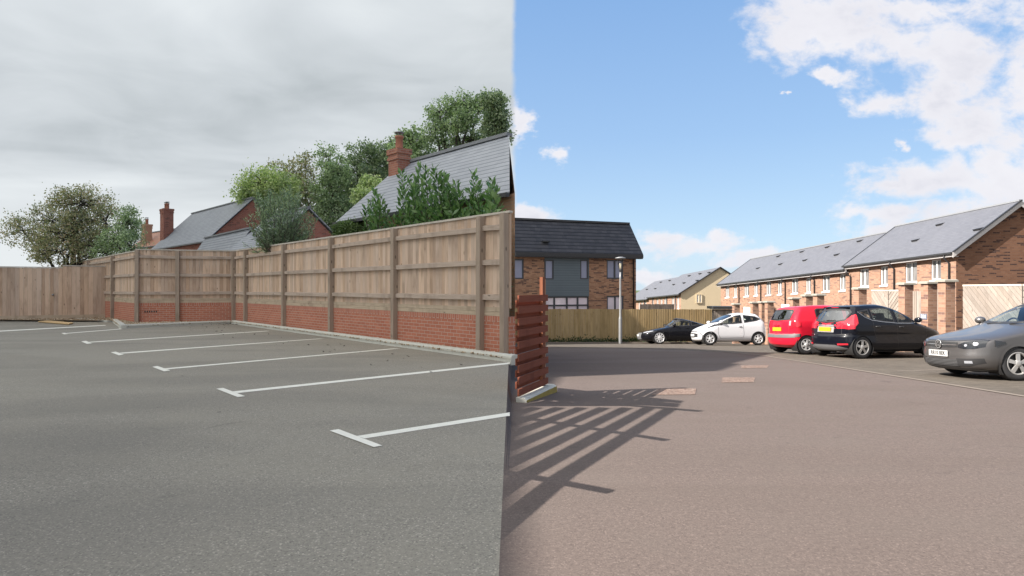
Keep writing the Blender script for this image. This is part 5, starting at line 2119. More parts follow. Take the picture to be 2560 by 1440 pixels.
tyre_m = plain('tyre_rubber', (0.022, 0.022, 0.024), 0.85, var=0.2, scale=20)
alloy_m = plain('alloy_grey', (0.42, 0.41, 0.40), 0.35, metal=0.5)
silver_rim = plain('silver_rim', (0.62, 0.62, 0.63), 0.35, metal=0.4)
wheel_dark = plain('wheel_dark', (0.012, 0.012, 0.013), 0.7)
chrome_m = plain('chrome', (0.75, 0.75, 0.76), 0.18, metal=0.9)
red_lamp = lamp_mat('red_lens', (0.50, 0.015, 0.03))
clear_lamp = lamp_mat('clear_lens', (0.26, 0.27, 0.30))
smoke_lamp = lamp_mat('smoked_lens', (0.018, 0.02, 0.024))
grey_trim = plain('grey_trim', (0.10, 0.10, 0.105), 0.6)
seat_m = plain('seat_fabric', (0.055, 0.056, 0.06), 0.9)
inner_m = plain('car_inside', (0.05, 0.05, 0.052), 0.9)
plate_y = plain('plate_yellow', (0.60, 0.33, 0.012), 0.5, var=0.04)
plate_w = plain('plate_white', (0.42, 0.42, 0.42), 0.5, var=0.04)
plate_ink = plain('plate_ink', (0.015, 0.015, 0.016), 0.6)
car_glass = glass('car_glass', (0.74, 0.82, 0.80), 0.05, 0.95)
screen_glass = glass('screen_glass', (0.40, 0.47, 0.50), 0.26, 0.97)


def pchip(pts):
    xs = [p[0] for p in pts]
    ys = [p[1] for p in pts]
    n = len(xs)
    h = [xs[i + 1] - xs[i] for i in range(n - 1)]
    dl = [(ys[i + 1] - ys[i]) / h[i] for i in range(n - 1)]
    m = [0.0] * n
    m[0], m[-1] = dl[0], dl[-1]
    for i in range(1, n - 1):
        if dl[i - 1] * dl[i] > 0:
            w1, w2 = 2 * h[i] + h[i - 1], h[i] + 2 * h[i - 1]
            m[i] = (w1 + w2) / (w1 / dl[i - 1] + w2 / dl[i])

    def f(x):
        if x <= xs[0]:
            return ys[0]
        if x >= xs[-1]:
            return ys[-1]
        lo = 0
        while xs[lo + 1] < x:
            lo += 1
        t = (x - xs[lo]) / h[lo]
        a, b = ys[lo], ys[lo + 1]
        return (a * (1 + 2 * t) * (1 - t) ** 2 + m[lo] * h[lo] * t * (1 - t) ** 2 + b * t * t * (3 - 2 * t) + m[lo + 1] * h[lo] * t * t * (t - 1))
    return f


def inside(poly, x, y):
    c = False
    n = len(poly)
    for i in range(n):
        x1, y1 = poly[i]
        x2, y2 = poly[(i + 1) % n]
        if (y1 > y) != (y2 > y) and x < (x2 - x1) * (y - y1) / (y2 - y1) + x1:
            c = not c
    return c


class Car:
    E = 2.5

    def __init__(self, L, rear, front, W, cr, cf, z0):
        self.L = L
        self.xr, self.xf, self.w = pchip(rear), pchip(front), pchip(W)
        self.cr, self.cf, self.z0 = pchip(cr), pchip(cf), z0
        self.zt = rear[-1][0]
        self.root = None

    def P(self, x, y, z):
        return Vector((x - self.L / 2, y, z))

    def ends(self, z):
        a, b = self.xr(z), self.xf(z)
        ln = b - a
        return a, b, min(self.cr(z), ln * 0.5), min(self.cf(z), ln * 0.5)

    def side(self, x, z):
        a, b, rl, fl = self.ends(z)
        W = self.w(z)
        e = self.E
        if x < a + rl:
            c = min(1, max(0, (a + rl - x) / rl))
        elif x > b - fl:
            c = min(1, max(0, (x - b + fl) / fl))
        else:
            c = 0
        return W * (1 - c ** e) ** (1 / e)

    def end(self, y, z, front):
        a, b, rl, fl = self.ends(z)
        s = min(0.9995, abs(y) / self.w(z))
        c = (1 - s ** self.E) ** (1 / self.E)
        return b - fl + fl * c if front else a + rl - rl * c

    def map_side(self, s, off):
        return lambda x, z: self.P(x, s * (self.side(x, z) + off), z)

    def map_end(self, front, off):
        k = 1 if front else -1
        return lambda y, z: self.P(self.end(y, z, front) + k * off, y, z)

    def body(self, mat, holes_side, holes_front, holes_rear, wheels, ra, name='body'):
        zs = set()
        z = self.z0
        while z < self.zt:
            zs.add(round(z, 4))
            z += 0.016
        for k in range(9):
            zs.add(round(self.zt - 0.10 * (1 - math.sin(k / 8 * math.pi / 2)), 4))
        zs = sorted(x for x in zs if x <= self.zt)
        nC, nM = 12, 96
        vs = []
        ring_n = None
        e = self.E
        half_len = None
        for z in zs:
            a, b, rl, fl = self.ends(z)
            W = self.w(z)
            half = []
            for k in range(nC + 1):
                th = k / nC * math.pi / 2
                half.append((a + rl * (1 - math.cos(th) ** (2 / e)), W * math.sin(th) ** (2 / e)))
            for k in range(1, nM):
                half.append((a + rl + (b - fl - a - rl) * k / nM, W))
            for k in range(nC + 1):
                th = math.pi / 2 - k / nC * math.pi / 2
                half.append((b - fl + fl * max(0, math.cos(th)) ** (2 / e), W * max(0, math.sin(th)) ** (2 / e)))
            ring = half + [(x, -y) for x, y in half[-2:0:-1]]
            ring_n = len(ring)
            half_len = len(half)
            vs += [(x, y, z) for x, y in ring]
        hs = holes_side
        flags = []
        mid = self.L / 2
        for (x, y, z) in vs:
            W = self.w(z)
            f = 0
            if abs(y) > 0.62 * W:
                for i, h in enumerate(hs):
                    if inside(h, x, z):
                        f = i + 1
                for i, xw in enumerate(wheels):
                    if (x - xw) ** 2 + (z - ra[1]) ** 2 < ra[0] ** 2:
                        f = 50 + i
            if not f:
                for i, h in enumerate(holes_front):
                    if x > mid and inside(h, y, z):
                        f = 70 + i
                for i, h in enumerate(holes_rear):
                    if x < mid and inside(h, y, z):
                        f = 90 + i
            flags.append(f)
        fs = []
        for i in range(len(zs) - 1):
            for k in range(ring_n):
                q = (i * ring_n + k, i * ring_n + (k + 1) % ring_n, (i + 1) * ring_n + (k + 1) % ring_n, (i + 1) * ring_n + k)
                fl_ = [flags[j] for j in q]
                if all(fl_):
                    continue
                fs.append(q[::-1])
        mb = MB()
        top = (len(zs) - 1) * ring_n
        mb.add([self.P(*p) for p in vs], fs, True)
        # closed roof
        for k in range(half_len - 1):
            a_, b_ = top + k, top + k + 1
            c_, d_ = top + (ring_n - k - 1) % ring_n, top + (ring_n - k) % ring_n
            q = (a_, b_, c_, d_)
            if len(set(q)) >= 3:
                qq = []
                for j in q:
                    if j not in qq:
                        qq.append(j)
                mb.f.append(tuple(qq))
                mb.s.append(True)
        self.body_o = mb.build(name, mat, self.root, local=True)
        # floor pan
        pan = MB()
        a, b, rl, fl = self.ends(self.z0)
        W = self.w(self.z0) - 0.02
        pan.box(a + 0.15 - self.L / 2, b - 0.15 - self.L / 2, -W + 0.16, W - 0.16, self.z0 - 0.02, self.z0 + 0.10)
        pan.box(wheels[0] + ra[0] + 0.02 - self.L / 2, wheels[1] - ra[0] - 0.02 - self.L / 2, -W + 0.01, W - 0.01, self.z0 - 0.015, self.z0 + 0.09)
        pan.build('floor_pan', inner_m, self.root, local=True)

    def patch(self, name, mat, mp, lo, hi, parent=None, nx=24, nz=6):
        def pl(pts, x):
            for (x0, y0), (x1, y1) in zip(pts, pts[1:]):
                if x <= x1 + 1e-9:
                    return y0 + (y1 - y0) * (x - x0) / max(1e-9, x1 - x0)
            return pts[-1][1]
        x0, x1 = lo[0][0], lo[-1][0]
        xs = sorted(set([x0 + (x1 - x0) * i / nx for i in range(nx + 1)] + [p[0] for p in lo + hi]))
        vs, fs = [], []
        for x in xs:
            a, b = pl(lo, x), pl(hi, x)
            for j in range(nz + 1):
                vs.append(mp(x, a + (b - a) * j / nz))
        for i in range(len(xs) - 1):
            for j in range(nz):
                q = i * (nz + 1) + j
                fs.append((q, q + 1, q + nz + 2, q + nz + 1))
        return MB().add(vs, fs, True).build(name, mat, parent or self.root, local=True)

    def band(self, name, mat, mp, poly, w, parent=None, closed=True, both=False):
        """strip of width w inside a closed outline (or centred along an open line)"""
        n = len(poly)
        ar = sum(poly[i][0] * poly[(i + 1) % n][1] - poly[(i + 1) % n][0] * poly[i][1] for i in range(n))
        sg = 1 if ar > 0 else -1
        mb = MB()

        def nrm(p, q):
            dx, dy = q[0] - p[0], q[1] - p[1]
            l = math.hypot(dx, dy) or 1e-9
            return (-dy / l * sg, dx / l * sg)
        rngs = range(n) if closed else range(n - 1)
        inner = []
        for i in range(n):
            if closed or 0 < i < n - 1:
                n1, n2 = nrm(poly[i - 1], poly[i]), nrm(poly[i], poly[(i + 1) % n])
            else:
                n1 = n2 = nrm(poly[0], poly[1]) if i == 0 else nrm(poly[-2], poly[-1])
            bx, by = n1[0] + n2[0], n1[1] + n2[1]
            l = math.hypot(bx, by) or 1e-9
            k = w / max(0.45, (bx * n1[0] + by * n1[1]) / l)
            inner.append((poly[i][0] + bx / l * k, poly[i][1] + by / l * k))
        for i in rngs:
            p, q = poly[i], poly[(i + 1) % n]
            pi, qi = inner[i], inner[(i + 1) % n]
            m = max(1, int(math.hypot(q[0] - p[0], q[1] - p[1]) / 0.06))
            vs = []
            for k in range(m + 1):
                t = k / m
                vs.append(mp(p[0] + (q[0] - p[0]) * t, p[1] + (q[1] - p[1]) * t))
                vs.append(mp(pi[0] + (qi[0] - pi[0]) * t, pi[1] + (qi[1] - pi[1]) * t))
            mb.add(vs, [(2 * k, 2 * k + 2, 2 * k + 3, 2 * k + 1) for k in range(m)], True)
        return mb.build(name, mat, parent or self.root, local=True)

    def arches(self, wheels, ra, mat, w=0.045):
        for s in (1, -1):
            for xw in wheels:
                mp = self.map_side(s, 0.006)
                vs = []
                m = 40
                for k in range(m + 1):
                    a = math.pi * (-0.16 + 1.32 * k / m)
                    for r in (ra[0] - w, ra[0] + 0.006):
                        x, z = xw + r * math.cos(a), ra[1] + r * math.sin(a)
                        vs.append(mp(x, max(z, self.z0)))
                MB().add(vs, [(2 * k, 2 * k + 1, 2 * k + 3, 2 * k + 2) for k in range(m)], True).build('wheel_arch', mat, self.root, local=True)
                # dark well behind the wheel
                W = self.side(xw, 0.5)
                vs, fs = [], []
                for k in range(m + 1):
                    a = math.pi * (-0.2 + 1.4 * k / m)
                    r = ra[0] - 0.012
                    for y in (W - 0.005, W - 0.36):
                        vs.append(self.P(xw + r * math.cos(a), s * y, ra[1] + r * math.sin(a)))
                fs = [(2 * k, 2 * k + 1, 2 * k + 3, 2 * k + 2) for k in range(m)]
                c = len(vs)
                vs.append(self.P(xw, s * (W - 0.36), ra[1]))
                fs += [(2 * k + 1, c, 2 * k + 3) for k in range(m)]
                MB().add(vs, fs, True).build('wheel_well', wheel_dark, self.root, local=True)

    def wheel(self, x, s, r, rim_r, mat, spokes, style=0, width=0.19, inset=0.012):
        W = self.side(x, 0.42) - inset
        c = self.P(x, s * W, r)
        prof = [(rim_r, -0.004), (rim_r + 0.012, 0.0), (r - 0.045, 0.002), (r - 0.012, -0.012), (r, -0.035), (r, -width + 0.035), (r - 0.012, -width + 0.01), (rim_r, -width)]
        prof = [(a, b * s) for a, b in prof]
        root = MB().lathe(prof, 40, c, 'Y').build('wheel', tyre_m, self.root, local=True)
        mb = MB()
        mb.lathe([(rim_r + 0.002, -0.006 * s), (rim_r - 0.008, 0.002 * s), (rim_r - 0.022, -0.004 * s), (rim_r - 0.03, -0.05 * s)], 40, c, 'Y')
        for k in range(spokes):
            a = 2 * math.pi * k / spokes + 0.3
            d = Vector((math.cos(a), 0, math.sin(a)))
            t = Vector((-math.sin(a), 0, math.cos(a)))
            y = Vector((0, s, 0))
            w0, w1 = (0.028, 0.020) if style == 1 else ((0.026, 0.036) if style == 2 else (0.026, 0.034))
            p0, p1 = c + d * 0.03, c + d * (rim_r - 0.012)
            b = [p0 - t * w0 - y * 0.018, p0 + t * w0 - y * 0.018, p0 + t * w0 + y * 0.004, p0 - t * w0 + y * 0.004]
            q = [p1 - t * w1 - y * 0.03, p1 + t * w1 - y * 0.03, p1 + t * w1 - y * 0.006, p1 - t * w1 - y * 0.006]
            mb.hexa(b, q)
        mb.lathe([(0.0, 0.010 * s), (0.03, 0.010 * s), (0.055, 0.004 * s), (0.07, -0.02 * s)], 24, c, 'Y')
        mb.build('rim', mat, root, local=True)
        MB().lathe([(0.0, -0.055 * s), (rim_r - 0.01, -0.055 * s)], 30, c, 'Y').build('brake_disc', wheel_dark, root, local=True)

    def window(self, lo, hi, name='window', w=0.034, mats=None, sides=(1, -1), trim=black_pl):
        for s in sides:
            g_ = self.patch(name, mats or car_glass, self.map_side(s, 0.004), lo, hi)
            self.band('trim', trim, self.map_side(s, 0.009), lo + hi[::-1], w, g_)

    def screen(self, lo, hi, front, name, w=0.04, mat=None):
        g_ = self.patch(name, mat or screen_glass, self.map_end(front, 0.004), lo, hi)
        self.band('trim', black_pl, self.map_end(front, 0.009), lo + hi[::-1], w, g_)
        return g_

    def inside(self, x0, x1, belt, seats, wheel_side, dash_x, headrest_z):
        h = self.L / 2
        W = min(self.w(0.6), self.w(belt)) - 0.07
        MB().box(x0 - h, x1 - h, -W, W, 0.34, 0.40).build('cabin_floor', inner_m, self.root, local=True)
        for x in seats:
            for y in (-0.36, 0.36):
                m = MB()
                m.hexa([(x - h, y - .22, .4), (x + .48 - h, y - .22, .4), (x + .48 - h, y + .22, .4), (x - h, y + .22, .4)],
                       [(x - .02 - h, y - .22, .56), (x + .5 - h, y - .22, .60), (x + .5 - h, y + .22, .60), (x - .02 - h, y + .22, .56)])
                m.hexa([(x - .10 - h, y - .22, .52), (x + .06 - h, y - .22, .52), (x + .06 - h, y + .22, .52), (x - .10 - h, y + .22, .52)],
                       [(x - .26 - h, y - .15, headrest_z - .22), (x - .16 - h, y - .17, headrest_z - .22), (x - .16 - h, y + .17, headrest_z - .22), (x - .26 - h, y + .15, headrest_z - .22)])
                m.hexa([(x - .28 - h, y - .12, headrest_z - .19), (x - .18 - h, y - .12, headrest_z - .19), (x - .18 - h, y + .12, headrest_z - .19), (x - .28 - h, y + .12, headrest_z - .19)],
                       [(x - .30 - h, y - .09, headrest_z), (x - .22 - h, y - .09, headrest_z), (x - .22 - h, y + .09, headrest_z), (x - .30 - h, y + .09, headrest_z)])
                m.build('seat', seat_m, self.root, local=True)
        m = MB()
        m.hexa([(dash_x - h, -W, .55), (x1 - h, -W, .55), (x1 - h, W, .55), (dash_x - h, W, .55)],
               [(dash_x + .05 - h, -W, belt - .02), (x1 - h, -W, belt - .05), (x1 - h, W, belt - .05), (dash_x + .05 - h, W, belt - .02)])
        m.build('dashboard', inner_m, self.root, local=True)
        m = MB()
        c = Vector((dash_x - .12 - h, wheel_side * .36, belt - .03))
        pts = []
        for k in range(21):
            a = 2 * math.pi * k / 20
            pts.append(c + Vector((-0.06 * math.sin(a), 0.18 * math.cos(a), 0.17 * math.sin(a))))
        m.tube(pts, 0.016, 6, cap=False)
        m.beam(c + Vector((0, -.17, 0)), c + Vector((0, .17, 0)), 0.03, 0.05)
        m.build('steering_wheel', black_pl, self.root, local=True)

    def mirror(self, x, z, mat, sides=(1, -1)):
        for s in sides:
            y = self.side(x, z)
            c = self.P(x, s * (y + 0.11), z + 0.05)
            m = MB()
            ring = []
            for (dx, ry, rz) in ((-0.05, 0.095, 0.065), (0.0, 0.10, 0.075), (0.05, 0.08, 0.06), (0.09, 0.03, 0.02)):
                ring.append([c + Vector((dx, ry * math.cos(2 * math.pi * k / 14), rz * math.sin(2 * math.pi * k / 14))) for k in range(14)])
            vs = [p for r in ring for p in r]
            fs = [(i * 14 + k, i * 14 + (k + 1) % 14, (i + 1) * 14 + (k + 1) % 14, (i + 1) * 14 + k) for i in range(3) for k in range(14)]
            fs += [tuple(range(13, -1, -1)), tuple(42 + k for k in range(14))]
            m.add(vs, fs, True)
            m.beam(self.P(x, s * (y - 0.02), z - 0.02), c + Vector((0, -s * 0.05, -0.03)), 0.06, 0.04)
            m.build('wing_mirror', mat, self.root, local=True)

    def seam(self, pts, w=0.008, name='door_seam', sides=(1, -1), mat=None):
        for s in sides:
            self.band(name, mat or black_pl, self.map_side(s, 0.003), pts, w, closed=False)

    def handle(self, x, z, mat, sides=(1, -1), w=0.16):
        for s in sides:
            y = self.side(x, z)
            m = MB()
            p, q = self.P(x - w / 2, s * (y + 0.012), z), self.P(x + w / 2, s * (self.side(x + w / 2, z) + 0.012), z + 0.004)
            m.tube([p - Vector((0, s * .012, 0)), p + Vector((.025, s * .012, 0)), q + Vector((-.025, s * .012, 0)), q - Vector((0, s * .012, 0))], [0.012, 0.017, 0.017, 0.012], 8)
            m.build('door_handle', mat, self.root, local=True)

    def plate(self, front, z, mat, text, y=0.0, w=0.52, h=0.11, tilt=0.0):
        k = 1 if front else -1
        x = max(self.end(yy, zz, True) for yy in (y - w / 2, y, y + w / 2) for zz in (z - h / 2, z + h / 2)) if front else min(self.end(yy, zz, False) for yy in (y - w / 2, y, y + w / 2) for zz in (z - h / 2, z + h / 2))
        c = self.P(x + k * 0.004, y, z)
        m = MB().box(min(c.x, c.x + k * 0.012), max(c.x, c.x + k * 0.012), y - w / 2, y + w / 2, z - h / 2, z + h / 2)
        o = m.build('number_plate', mat, self.root, local=True)
        if text:
            M_ = Matrix(((0, 0, k, c.x + k * 0.0135), (k, 0, 0, y), (0, 1, 0, z), (0, 0, 0, 1)))
            text_mesh(text, 0.098, plate_ink, o, M_, 'plate_lettering', 0.0006, 0.93)
        return o


def place_car(car, name, label, group, x, y, heading, corner=None):
    """heading: direction of the bonnet, from +X towards +Y; corner (cx, cy) of the car in its own axes goes to (x, y)"""
    c, s = math.cos(heading), math.sin(heading)
    if corner:
        x, y = x - (corner[0] * c - corner[1] * s), y - (corner[0] * s + corner[1] * c)
    sl = (zr(y + 0.6) - zr(y - 0.6)) / 1.2
    t = thing(name, (0, 0, 0), label, 'car', group, rot=(0, 0, 0))
    M_ = Matrix.Translation((x, y, zr(y) + 0.006)) @ Matrix.Rotation(math.atan(sl), 4, 'X') @ Matrix.Rotation(heading, 4, 'Z')
    t.matrix_world = M_
    car.root = t
    return t


GROUP = 'cars parked nose-in beside the road'

# ---- black five-door hatchback seen from its rear quarter
k_ = 0.88
def sx(pts):
    return [(a, b * k_) for a, b in pts]
def sxx(pts):
    return [(a * k_, b) for a, b in pts]


car = Car(3.95 * k_,
          sx([(.19, .14), (.28, .04), (.42, .0), (.58, .01), (.64, .05), (.78, .08), (.92, .12), (1.0, .17), (1.15, .29), (1.28, .40), (1.36, .46), (1.40, .47), (1.43, .62), (1.455, .95), (1.472, 1.3), (1.478, 1.55)]),
          sx([(.19, 3.78), (.28, 3.90), (.42, 3.95), (.58, 3.93), (.68, 3.87), (.76, 3.72), (.84, 3.48), (.91, 3.24), (.97, 3.02), (1.08, 2.80), (1.22, 2.50), (1.34, 2.20), (1.41, 1.98), (1.455, 1.78), (1.472, 1.66), (1.478, 1.58)]),
          [(.19, .72), (.26, .80), (.42, .845), (.62, .84), (.74, .85), (.90, .835), (.97, .81), (1.1, .755), (1.28, .67), (1.39, .60), (1.44, .53), (1.468, .42), (1.478, .25)],
          [(.19, .45), (.6, .42), (.9, .30), (1.2, .26), (1.478, .3)], [(.19, .75), (.6, .75), (.9, .7), (1.1, .45), (1.478, .4)], .19)
place_car(car, 'parked_car', 'black five-door hatchback seen from behind, with a tall red tail lamp', GROUP, 8.86, 17.15, R(13), (-car.L / 2, -0.84))
pt = carpaint('navy_black_paint', (0.004, 0.005, 0.009), 0.0, 0.3)
w_f = (sxx([(1.92, .955), (2.3, .95), (2.98, .985)]), sxx([(1.92, 1.365), (2.08, 1.345), (2.45, 1.215), (2.98, .995)]))
w_r = (sxx([(1.06, 1.035), (1.4, .99), (1.82, .96)]), sxx([(1.06, 1.345), (1.45, 1.378), (1.82, 1.372)]))
w_q = (sxx([(.60, 1.26), (.75, 1.15), (1.0, 1.045)]), sxx([(.60, 1.27), (.78, 1.305), (1.0, 1.335)]))
ws = ([(-.66, 1.0), (-.3, .995), (0, .99), (.3, .995), (.66, 1.0)], [(-.66, 1.30), (-.56, 1.37), (0, 1.40), (.56, 1.37), (.66, 1.30)])
rw = ([(-.60, 1.02), (-.3, .985), (0, .975), (.3, .985), (.60, 1.02)], [(-.60, 1.25), (-.5, 1.33), (0, 1.35), (.5, 1.33), (.60, 1.25)])
wheels = (.62 * k_, 3.20 * k_)
ra = (.345, .30)
car.body(pt, [a + b[::-1] for a, b in (w_f, w_r, w_q)], [ws[0] + ws[1][::-1]], [rw[0] + rw[1][::-1]], wheels, ra)
car.arches(wheels, ra, pt)
for s in (1, -1):
    for x in wheels:
        car.wheel(x, s, .305, .205, alloy_m, 5, 2)
for lo, hi in (w_f, w_r, w_q):
    car.window(lo, hi)
car.screen(*ws, True, 'windscreen')
car.screen(*rw, False, 'rear_window')
car.inside(.5 * k_, 3.05 * k_, .93, (1.15 * k_, 2.05 * k_), -1, 2.62 * k_, 1.23)
car.seam(sxx([(1.86, 1.36), (1.87, .95), (1.90, .3)]))
car.seam(sxx([(1.03, 1.03), (1.02, .75), (1.12, .55)]))
car.seam(sxx([(2.98, .96), (2.96, .6), (2.90, .3)]))
car.handle(1.18 * k_, .86, black_pl)
car.handle(2.03 * k_, .85, black_pl)
car.mirror(2.78 * k_, .99, pt)
for s in (1, -1):
    car.band('chrome_strip', chrome_m, car.map_side(s, 0.011), sxx([(.60, 1.25), (.78, 1.12), (1.02, 1.03), (1.4, .985), (1.9, .95), (2.4, .945), (3.12, .985)]), 0.009, closed=False)
    car.patch('tail_lamp', red_lamp, car.map_side(s, 0.010), sxx([(.095, .80), (.30, .82), (.50, .95), (.53, 1.10)]), sxx([(.095, .93), (.24, 1.02), (.42, 1.16), (.53, 1.20)]), nx=16)
    y0, y1 = (0.55, 0.80) if s > 0 else (-0.80, -0.55)
    lo = [(0.66, .80), (.74, .79), (.838, .80)]
    hi = [(0.66, .82), (.74, .87), (.838, .97)]
    if s < 0:
        lo, hi = [(-a, b) for a, b in lo[::-1]], [(-a, b) for a, b in hi[::-1]]
    car.patch('tail_lamp', red_lamp, car.map_end(False, 0.010), lo, hi, nx=10)
    lo, hi = [(.48, .355), (.74, .37)], [(.48, .40), (.74, .41)]
    if s < 0:
        lo, hi = [(-a, b) for a, b in lo[::-1]], [(-a, b) for a, b in hi[::-1]]
    car.patch('reflector', red_lamp, car.map_end(False, 0.008), lo, hi, nx=8, nz=2)
    car.patch('headlight', clear_lamp, car.map_side(s, 0.008), sxx([(3.35, .80), (3.6, .72), (3.8, .66)]), sxx([(3.35, .83), (3.6, .80), (3.8, .74)]), nx=12)
car.patch('tailgate_trim', chrome_m, car.map_end(False, 0.012), [(-.30, .875), (.30, .875)], [(-.30, .905), (.30, .905)], nz=2)
car.patch('plate_recess', alloy_m, car.map_end(False, 0.003), [(-.32, .70), (.32, .70)], [(-.32, .86), (.32, .86)], nz=2)
car.plate(False, .785, plate_y, None, w=0.46)
car.band('bumper_seam', black_pl, car.map_end(False, 0.003), [(-.78, .66), (-.5, .64), (.5, .64), (.78, .66)], 0.012, closed=False)
car.band('tailgate_seam', black_pl, car.map_end(False, 0.003), [(-.56, .66), (-.56, .9), (-.6, 1.0)], 0.009, closed=False)
car.band('tailgate_seam', black_pl, car.map_end(False, 0.003), [(.56, .66), (.56, .9), (.6, 1.0)], 0.009, closed=False)
car.patch('bumper_insert', grey_trim, car.map_end(False, 0.005), [(-.70, .24), (-.4, .22), (.4, .22), (.70, .24)], [(-.70, .28), (-.4, .36), (.4, .36), (.70, .28)], nz=3)
MB().tube([car.P(car.end(0.15, 1.02, False) - .02, 0.02, 1.02), car.P(car.end(-.3, 1.03, False) - .025, -0.30, 1.035)], [0.016, 0.007], 6).build('wiper', black_pl, car.root, local=True)
MB().box(.47 * k_ - car.L / 2, .60 * k_ - car.L / 2, -.48, .48, 1.372, 1.40).build('spoiler', pt, car.root, local=True)
MB().box(.455 * k_ - car.L / 2, .469 * k_ - car.L / 2, -.14, .14, 1.378, 1.394).build('brake_light', red_lamp, car.root, local=True)

# ---- red five-door hatchback half hidden behind it
car = Car(3.80,
          [(.20, .14), (.30, .03), (.45, .0), (.58, .02), (.62, .06), (.80, .07), (.98, .09), (1.04, .12), (1.20, .20), (1.34, .28), (1.40, .33), (1.44, .50), (1.47, .85), (1.485, 1.2), (1.49, 1.5)],
          [(.20, 3.64), (.30, 3.76), (.45, 3.80), (.60, 3.78), (.70, 3.72), (.78, 3.58), (.86, 3.38), (.94, 3.12), (1.0, 2.95), (1.12, 2.74), (1.26, 2.48), (1.38, 2.22), (1.44, 2.04), (1.47, 1.85), (1.485, 1.65), (1.49, 1.55)],
          [(.20, .72), (.28, .79), (.45, .83), (.62, .83), (.80, .83), (.96, .81), (1.04, .785), (1.2, .735), (1.36, .665), (1.44, .59), (1.475, .45), (1.49, .25)],
          [(.20, .38), (.6, .34), (.9, .26), (1.2, .22), (1.49, .3)], [(.20, .7), (.6, .7), (.9, .6), (1.1, .4), (1.49, .4)], .20)
place_car(car, 'parked_car', 'red five-door hatchback with grey rear bumper strip, half hidden by the black hatchback', GROUP, 8.22, 19.1, R(6), (-car.L / 2, -0.83))
pt = carpaint('red_paint', (0.50, 0.012, 0.032), 0.0, 0.3)
w_r = ([(.88, 1.02), (1.74, .99)], [(.88, 1.33), (.96, 1.375), (1.74, 1.395)])
w_f = ([(1.86, .985), (2.3, .98), (2.86, .99)], [(1.86, 1.39), (2.08, 1.37), (2.4, 1.24), (2.86, 1.0)])
ws = ([(-.62, 1.03), (0, 1.02), (.62, 1.03)], [(-.62, 1.33), (-.52, 1.39), (0, 1.42), (.52, 1.39), (.62, 1.33)])
rw = ([(-.60, 1.03), (0, 1.0), (.60, 1.03)], [(-.56, 1.27), (-.50, 1.345), (0, 1.365), (.50, 1.345), (.56, 1.27)])
rw = ([(-.58, 1.03), (0, 1.0), (.58, 1.03)], [(-.58, 1.27), (-.50, 1.345), (0, 1.365), (.50, 1.345), (.58, 1.27)])
wheels = (.54, 3.0)
ra = (.335, .29)
car.body(pt, [a + b[::-1] for a, b in (w_f, w_r)], [ws[0] + ws[1][::-1]], [rw[0] + rw[1][::-1]], wheels, ra)
car.arches(wheels, ra, pt)
for s in (1, -1):
    for x in wheels:
        car.wheel(x, s, .29, .175, silver_rim, 6, 0)
for lo, hi in (w_f, w_r):
    car.window(lo, hi)
car.screen(*ws, True, 'windscreen')
car.screen(*rw, False, 'rear_window')
car.inside(.4, 2.95, .96, (1.0, 1.9), -1, 2.5, 1.26)
for s in (1, -1):
    car.band('window_post', black_pl, car.map_side(s, 0.010), [(1.12, 1.375), (1.22, 1.01)], 0.03, closed=False)
    lo, hi = [(.60, .78), (.72, .78)], [(.60, 1.03), (.72, 1.02)]
    if s < 0:
        lo, hi = [(-a, b) for a, b in lo[::-1]], [(-a, b) for a, b in hi[::-1]]
    car.patch('tail_lamp', red_lamp, car.map_end(False, 0.010), lo, hi, nx=8)
    lo, hi = [(.60, .86), (.66, .86)], [(.60, 1.0), (.66, 1.0)]
    if s < 0:
        lo, hi = [(-a, b) for a, b in lo[::-1]], [(-a, b) for a, b in hi[::-1]]
    car.patch('tail_lamp', clear_lamp, car.map_end(False, 0.013), lo, hi, nx=4)
    car.patch('tail_lamp', red_lamp, car.map_side(s, 0.010), [(.14, .79), (.36, .84)], [(.14, 1.02), (.36, .96)], nx=8)
    car.patch('bumper_strip', grey_trim, car.map_side(s, 0.012), [(.03, .50), (.34, .53)], [(.03, .60), (.34, .62)], nx=10)
    car.patch('headlight', clear_lamp, car.map_side(s, 0.008), [(3.3, .76), (3.62, .68)], [(3.3, .84), (3.62, .76)], nx=8)
car.patch('bumper_strip', grey_trim, car.map_end(False, 0.014), [(-.79, .50), (-.5, .49), (.5, .49), (.79, .50)], [(-.79, .60), (-.5, .60), (-.42, .585), (.42, .585), (.5, .60), (.79, .60)])
car.seam([(1.80, 1.39), (1.81, .98), (1.84, .3)])
car.seam([(.88, 1.0), (.93, .74), (1.02, .6)])
car.handle(1.06, .90, black_pl)
car.handle(1.98, .89, black_pl)
car.mirror(2.66, 1.0, black_pl)
car.plate(False, .745, plate_y, None, w=0.50)
MB().box(.04 - car.L / 2, .085 - car.L / 2, -.12, .16, .835, .875).build('tailgate_handle', pt, car.root, local=True)
MB().tube([car.P(car.end(0.3, 1.06, False) - .02, 0.42, 1.05), car.P(car.end(0, 1.06, False) - .02, 0.02, 1.065)], [0.014, 0.007], 6).build('wiper', black_pl, car.root, local=True)
MB().tube([car.P(.7, 0, 1.46), car.P(.62, 0, 1.60)], [0.006, 0.004], 5).build('aerial', black_pl, car.root, local=True)
car.band('tailgate_seam', black_pl, car.map_end(False, 0.003), [(-.57, .62), (-.57, .8), (-.6, 1.0)], 0.009, closed=False)
car.band('tailgate_seam', black_pl, car.map_end(False, 0.003), [(.57, .62), (.57, .8), (.6, 1.0)], 0.009, closed=False)

